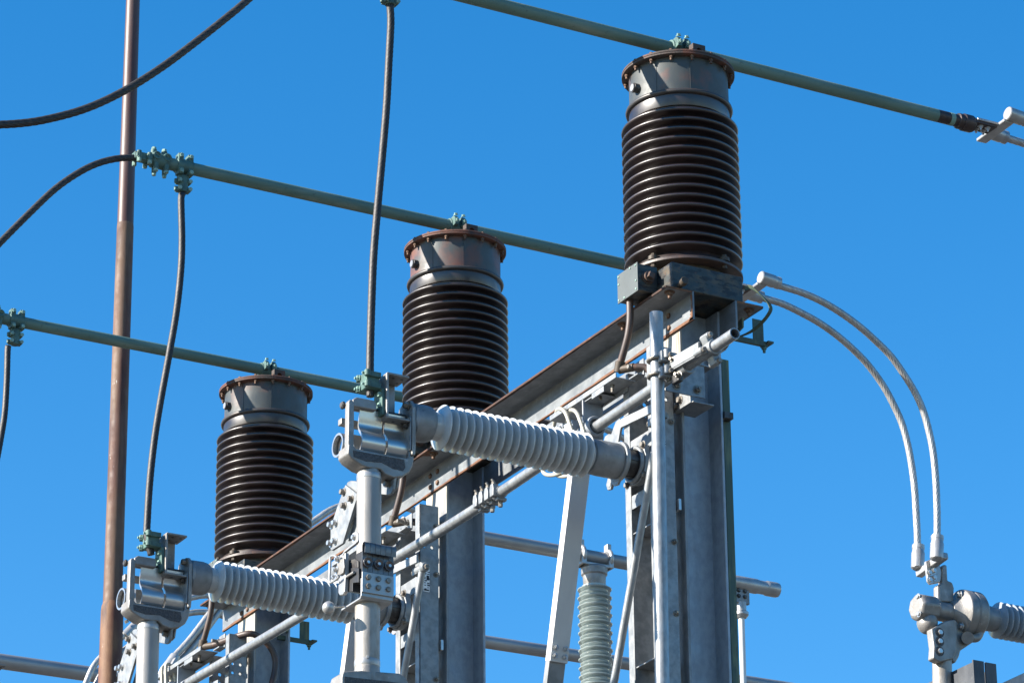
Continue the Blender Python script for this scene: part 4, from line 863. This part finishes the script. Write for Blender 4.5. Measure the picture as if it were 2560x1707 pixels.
# slanted rods with their lugs
def slant_rod(o, label):
    t = thing('slanted_rod', label, 'rod', Vector((.384, -.37, 7.24)) + o, 'slanted drive rods')
    a = Vector((.380, -.375, 7.225)) + o; b = Vector((.06, -.375, 6.44)) + o; e = a + (b - a) * 2.2
    MB().cyl(a, e, .0165, 24).build('rod', 'galvpipe', t)
    MB().cyl(a - (b - a).normalized() * .03, a + (b - a).normalized() * .012, .019, 20).cyl(a + Vector((-.05, -.0, .004)), a + Vector((.035, 0, .002)), .021, 20).box(a.x - .075, a.x - .03, a.y - .016, a.y + .016, a.z - .014, a.z + .022).build('rod_end', 'galv', t, .004)
    MB().hexa(a + Vector((-.08, 0, .006)), (-1, -.5, 0), .012, .012).hexa(a + Vector((.035, 0, 0)), (1, 0, 0), .013, .014).build('bolt', 'bolt', t)
slant_rod(Vector((-2.09, .0, 0)), 'slanted galvanised drive rod in front of the middle column')
slant_rod(Vector((.0, .0, 0)), 'slanted galvanised drive rod crossing left of the front pipe')
# white drop arms
def drop_arm(o, label):
    t = thing('white_drop_arm', label, 'lever arm', Vector((-.30, -.34, 7.3)) + o, 'white box section drop arms')
    a = at(1451, 1150, 'y', -.34); b = at(1391, 1655, 'y', -.34); d = (a - b).normalized()
    a = a + d * .12
    c = (a + b) / 2 + o
    MB().obox(c, d, ((a - b).length / 2, .043, .022), (1, 0, 0)).build('arm', 'white', t, .003)
    b2 = b - d * .30
    MB().obox((b + b2) / 2 + o + Vector((-.008, 0, -.0)), d, (.16, .040, .018), (1, 0, 0)).build('foot', 'capgray', t, .003)
    for k, j in ((.02, -.024), (.02, .024), (.055, -.024), (.055, .024)):
        MB().bolt(b + d * (k + .0) + o + Vector((.0225, j, 0)), (1, 0, .2), .009, .008, True, .005).build('bolt', 'zbolt', t)
drop_arm(Vector((0, 0, 0)), 'white box section arm hanging below the upper grey insulator')
drop_arm(Vector((-2.09, -.0, -.02)), 'white box section arm hanging below the lower grey insulator')
# ------------------------------------------------------------------ equipment behind
def back_bus(label, p0, p1, dist, r, ya, yb):
    v = F + RT * ((p0[0] - 1280) / FPX) - UP * ((p0[1] - 853.5) / FPX); P = CAM + v * dist
    Q = at(p1[0], p1[1], 'x', P.x); sl = (Q.z - P.z) / (Q.y - P.y)
    a = Vector((P.x, P.y + ya, P.z + sl * ya)); b = Vector((P.x, P.y + yb, P.z + sl * yb))
    o = MB().cyl(a, b, r, 40).build('aluminium_bus', 'bus', None, loc=a)
    return tag(o, label, 'bus tube', 'grey aluminium bus tubes behind'), P, sl
b1, P1, s1 = back_bus('upper grey bus tube behind the columns, resting on a green grey post insulator', (1485, 1393), (1300, 1360), 25.0, .0455, -1.45, 1.05)
# capped end
ye = P1.y + 1.62
t = thing('bus_end_cap', 'stepped silver cap on the right end of the upper grey bus tube', 'cap', (P1.x, ye, P1.z), None)
e0 = Vector((P1.x, P1.y + 1.00, P1.z + s1 * 1.00))
MB().lathe([(.0465, 0), (.052, .012), (.0525, .285), (.048, .30), (.047, .355), (.0475, .36), (.052, .368), (.053, .38), (.053, .445), (.049, .462)], e0, (0, 1, s1), 40).build('sleeve', 'alu', t)
b2, P2, s2 = back_bus('lower grey bus tube behind the columns near the bottom edge', (1485, 1645), (1300, 1616.7), 26.5, .046, -1.6, 6.0)
b3, P3, s3 = back_bus('grey bus tube low at the left frame edge behind the rusty pole', (120, 1669), (0, 1652), 27.0, .056, -3.0, .55)
# post insulator
t = thing('post_insulator', 'standing green grey ribbed post insulator between the columns', 'insulator', (P1.x, P1.y, P1.z - 2.6))
zt = P1.z - .105
prof = [(.085, zt - .10)]
for k in range(68):
    z = zt - .125 - k * .0306; b = k % 2
    R_s = .116 if not b else .105
    prof += [(.084, z + .012), (R_s - .008, z + .006), (R_s, z + .001), (R_s - .003, z - .004), (.088, z - .010)]
prof += [(.08, zt - 2.2)]
MB().lathe([(r, z) for r, z in prof], (P1.x, P1.y, 0), n=64).build('sheds', 'greenins', t, ang=40)
MB().lathe([(.066, zt - .12), (.075, zt - .105), (.078, zt - .03), (.088, zt - .02), (.090, zt + .02), (.080, zt + .035)], (P1.x, P1.y, 0), n=48).build('top_cap', 'cast', t)
sad = MB().box(P1.x - .05, P1.x + .05, P1.y - .11, P1.y + .11, zt + .030, zt + .052)
for dy in (-.105, .105): sad.torus((P1.x, P1.y + dy, P1.z + s1 * dy), (0, 1, 0), .058, .016, 32, 10).box(P1.x - .02, P1.x + .03, P1.y + dy - .016, P1.y + dy + .016, P1.z + .05, P1.z + .105).box(P1.x - .055, P1.x + .055, P1.y + dy - .018, P1.y + dy + .018, zt + .03, P1.z - .02)
sad.build('saddle', 'alu', t, .005)
MB().lathe([(.10, zt - 2.4), (.10, zt - 2.2)], (P1.x, P1.y, 0), n=40).build('base_cap', 'cast', t)
st = MB().box(P1.x - .09, P1.x + .09, P1.y - .09, P1.y + .09, 0, zt - 2.4).build('support_stand', 'galvold', None, loc=(P1.x, P1.y, 0)); tag(st, 'galvanised support post below the green grey post insulator', 'post')
# dropper with bolted lug under the bus end
t = thing('dropper_rod', 'white dropper rod with bolted lug below the capped bus end, right of the column', 'rod', (P1.x, P1.y + 1.2, P1.z - .1))
q = at(1853, 1520, 'x', P1.x)
MB().box(P1.x - .01, P1.x + .02, q.y - .07, q.y + .06, q.z + .03, P1.z - .02).build('lug', 'capgray', t, .006)
for dy in (-.03, .02):
    for dz in (.10, .14): MB().bolt((P1.x + .02, q.y + dy, q.z + dz - .02), (1, 0, 0), .011, .012).build('bolt', 'darksteel', t)
MB().lathe([(.034, q.z - .07), (.050, q.z - .05), (.050, q.z - .03), (.036, q.z - .02), (.036, q.z + .04)], (P1.x, q.y, 0), n=28).build('ferrule', 'alu', t)
q2 = at(1854.5, 1700, 'x', P1.x); MB().cyl((P1.x, q.y, q.z - .06), (P1.x, q2.y, q2.z - 2), .021, 24).build('rod', 'white', t)
# far stranded cables low at the left
def far_cable(pts, xval, label):
    cable('stranded_cable', [at(p[0], p[1], 'x', xval) for p in pts], .0215, 'alcable', label, 'pale stranded cables behind', lobes=10, twist=20, step=.02)
far_cable([(400, 1690), (418, 1660), (475, 1598), (534, 1522), (600, 1450), (690, 1370), (785, 1302), (842, 1268), (925, 1253), (1020, 1270), (1056, 1289), (1130, 1340), (1200, 1420)], -6.3, 'pale stranded cable rising from the bottom left behind the beam, upper of a pair')
far_cable([(405, 1716), (430, 1676), (490, 1606), (549, 1528), (615, 1460), (700, 1390), (800, 1335), (925, 1300), (1056, 1330), (1150, 1400)], -6.32, 'pale stranded cable rising from the bottom left behind the beam, lower of a pair')
far_cable([(206, 1730), (232, 1668), (262, 1632), (307, 1590), (345, 1556), (400, 1518), (476, 1494), (526, 1488), (600, 1500), (680, 1540)], -9.4, 'pale stranded cable arching behind the rusty pole and the left switch head')
far_cable([(228, 1740), (250, 1690), (282, 1650), (330, 1608), (380, 1570), (440, 1540), (520, 1530), (620, 1560)], -9.42, 'pale stranded cable behind the rusty pole, second of the arch')
fl = thing('cable_sleeve', 'grey sleeve on the pale cable behind the left switch head', 'sleeve', at(330, 1570, 'x', -9.4))
MB().cyl(at(312, 1590, 'x', -9.4), at(345, 1556, 'x', -9.4), .034, 24).build('sleeve', 'alu', fl, .002); MB().hexa(at(318, 1556, 'x', -9.37), (0, -.6, 1), .014, .02).build('bolt', 'bolt', fl)
cl = thing('cable_lug_end', 'pale cable lug near the bottom edge left of the rail', 'cable lug', at(420, 1665, 'x', -6.28))
MB().cyl(at(420, 1668, 'x', -6.29), at(440, 1640, 'x', -6.29), .035, 24).obox(at(412, 1690, 'x', -6.27), at(440, 1640, 'x', -6.29) - at(412, 1690, 'x', -6.29), (.12, .045, .012)).build('lug', 'alu', cl, .006)
# ------------------------------------------------------------------ second switch, lower right, with its column
HX = -2.12
def H(u, v, x=HX): return at(2200 + u / 3.853, 1300 + v / 3.853, 'x', x)
t = thing('spade_connector', 'silver twin barrel spade connector with four bolts below the arching cables', 'terminal', H(500, 560))
for (u, v) in ((545, 380), (362, 470)):
    xx = HX + (.097 if u > 450 else -.097); b = H(u, v, xx); a = H(u + 8, v - 232, xx)
    d = (a - b).normalized(); L = (a - b).length
    MB().lathe([(.0, 0), (.026, 0), (.034, .006), (.0345, .012), (.0345, L * .66), (.031, L * .72), (.031, L * .82), (.0325, L * .83), (.0325, L * .98), (.02, L)], b, d, 36, False).build('barrel', 'alu', t)
a = H(440, 430); b = H(585, 590)
MB().prism([(H(430, 400).y, H(430, 400).z), (H(520, 370).y, H(520, 370).z + .005), (H(560, 410).y, H(560, 410).z), (H(585, 500).y, H(585, 500).z), (H(575, 600).y, H(575, 600).z), (H(480, 620).y, H(480, 620).z), (H(455, 590).y, H(455, 590).z)], 'x', HX - .010, HX + .010).build('spade', 'alu', t, .005)
MB().obox((HX, H(500, 440).y, H(500, 430).z + .0), (1, 0, .12), (.12, .020, .018), (0, 0, 1)).build('yoke', 'alu', t, .006)
for (u, v) in ((475, 505), (517, 485), (480, 575), (520, 550)):
    p = H(u, v, HX + .012); MB().bolt(p, (1, 0, 0), .012, .010).build('bolt', 'zbolt', t)
t = thing('switch_casting', 'cast silver switch head with clamp plate at the lower right', 'switch head', H(600, 860))
MB().prism([(H(u, v).y, H(u, v).z) for u, v in ((578, 450), (600, 432), (628, 440), (636, 588), (680, 605), (698, 660), (690, 800), (535, 790), (533, 640), (580, 612))], 'x', HX - .022, HX + .018).build('stem', 'cast', t, .010, seg=4)
MB().cyl(H(562, 790, HX + .018), H(562, 640, HX + .018), .016, 20).build('stem_rib', 'cast', t)
ya, yb = H(335, 850).y, H(530, 850).y; zc = H(430, 850).z
MB().lathe([(.050, 0), (.070, .012), (.074, .03), (.074, yb - ya - .02), (.064, yb - ya)], (HX, ya, zc), (0, 1, 0), 8).build('hub_block', 'cast', t, .012, seg=4)
for dz in (.045, -.045): MB().bolt((HX + .03, ya + .004, zc + dz), (0, -1, 0), .012, .008).build('bolt', 'zbolt', t)
yc = H(720, 870).y; yd = H(985, 900).y
MB().lathe([(.052, 0), (.050, .02), (.050, yc - yb), (.056, yc - yb + .02)], (HX, yb - .005, zc), (0, 1, 0), 40).build('barrel', 'cast', t)
zc2 = zc + .005
MB().lathe([(.054, -.02), (.066, 0), (.082, .018), (.112, .034), (.125, .044), (.127, .055), (.127, .085), (.122, .09), (.122, .096), (.127, .10), (.127, yd - yc - .03), (.112, yd - yc - .012)], (HX, yc - .02, zc2), (0, 1, 0), 48).build('ring_flange', 'cast', t, .003)
for a in (60, 180, 300): MB().bolt((HX + .098 * math.cos(R_(a)), yc + .002, zc2 + .098 * math.sin(R_(a))), (0, -1, 0), .014, .012).build('bolt', 'zbolt', t)
pb = lambda u, v: (H(u, v).y, H(u, v).z)
MB().prism([pb(690, 960), pb(920, 990), pb(880, 1080), pb(860, 1190), pb(740, 1270), pb(725, 1330), pb(690, 1390), pb(655, 1370)], 'x', HX - .04, HX + .035).build('web', 'cast', t, .008, seg=3)
MB().sweep(spline([H(975, 960, HX + .05), H(965, 1060, HX + .05), H(930, 1130, HX + .05), H(850, 1130, HX + .05)], 8), [.022] * 25, 16).cyl(H(845, 1130, HX + .03), H(845, 1130, HX + .075), .032, 24).build('hook', 'cast', t)
MB().prism([pb(430, 1075), pb(560, 1000), pb(650, 985), pb(672, 1000), pb(680, 1120), pb(668, 1300), pb(640, 1365), pb(510, 1395), pb(445, 1360), pb(452, 1250)], 'x', HX + .012, HX + .062).build('clamp_plate', 'cast', t, .010, seg=3)
for v in (1080, 1165, 1260):
    p = H(575, v, HX + .062); MB().lathe([(.026, 0), (.026, .0012)], p, (1, 0, 0), 24).build('bolt_seat', 'roughcast', t); MB().hexa(p + Vector((.001, 0, 0)), (1, 0, 0), .014, .012).build('bolt', 'zbolt', t)
MB().lathe([(.05 * math.sin(R_(a)) * 1.2, .05 * -math.cos(R_(a))) for a in range(4, 180, 12)], H(455, 985), (0, 1, .1), 24).build('boss', 'cast', t)
t = thing('right_blade_tube', 'stained silver tube below the cast switch head in the lower right corner', 'switch tube', H(600, 1400))
MB().cyl(H(598, 1300), H(606, 2300), .0495, 48).build('tube', 'bladeold', t)
t = thing('grey_insulator', 'horizontal grey insulator cut off by the right frame edge', 'insulator', H(1100, 950), 'horizontal grey insulators')
ax0 = Vector((HX, yd - .03, zc2 + .003))
MB().lathe([(.068, 0), (.066, .05), (.062, .10)], ax0, (0, 1, 0), 40).build('end_cap', 'capgray', t)
prof = [(.056, .09)]
for k in range(20):
    s_ = .125 + k * .0349; prof += [(.056, s_ - .014), (.060, s_ - .010), (.0905, s_ - .0035), (.0942, 0 + s_), (.0915, s_ + .0035), (.066, s_ + .0065), (.057, s_ + .011)]
prof += [(.058, .84), (.07, .845), (.07, .98)]
MB().lathe(prof, ax0, (0, 1, 0), 64).build('sheds', 'midins', t, ang=40)
# steel behind, at the lower right corner
t = thing('cross_arm', 'shade toned galvanised cross arm end rising at the lower right edge', 'bracket', at(2460, 1660, 'x', -1.9))
zt_ = at(2431, 1648, 'x', -1.9).z; ya = at(2431, 1650, 'x', -1.9).y; yb = at(2460, 1653, 'x', -1.9).y; yc = at(2489, 1657, 'x', -1.9).y
MB().box(-1.905, -1.895, ya, yb - .004, zt_ - 1.6, zt_).box(-1.905, -1.895, yb + .004, yc, zt_ - 1.6, zt_ - .002).box(-2.6, -1.905, ya, ya + .008, zt_ - 1.6, zt_ - .012).box(-2.6, -1.905, yc - .008, yc, zt_ - 1.6, zt_ - .02).build('arm', 'shadegalv', t, .002)
t = thing('cross_arm', 'pale steel arm tip in the lower right corner', 'bracket', at(2560, 1700, 'x', -1.7))
qa = at(2524, 1707, 'x', -1.7); qb = at(2600, 1672, 'x', -1.2)
MB().obox((qa + qb) / 2 - Vector((0, 0, .06)), qb - qa, ((qb - qa).length / 2 + .2, .04, .06)).build('arm', 'galv', t, .004)
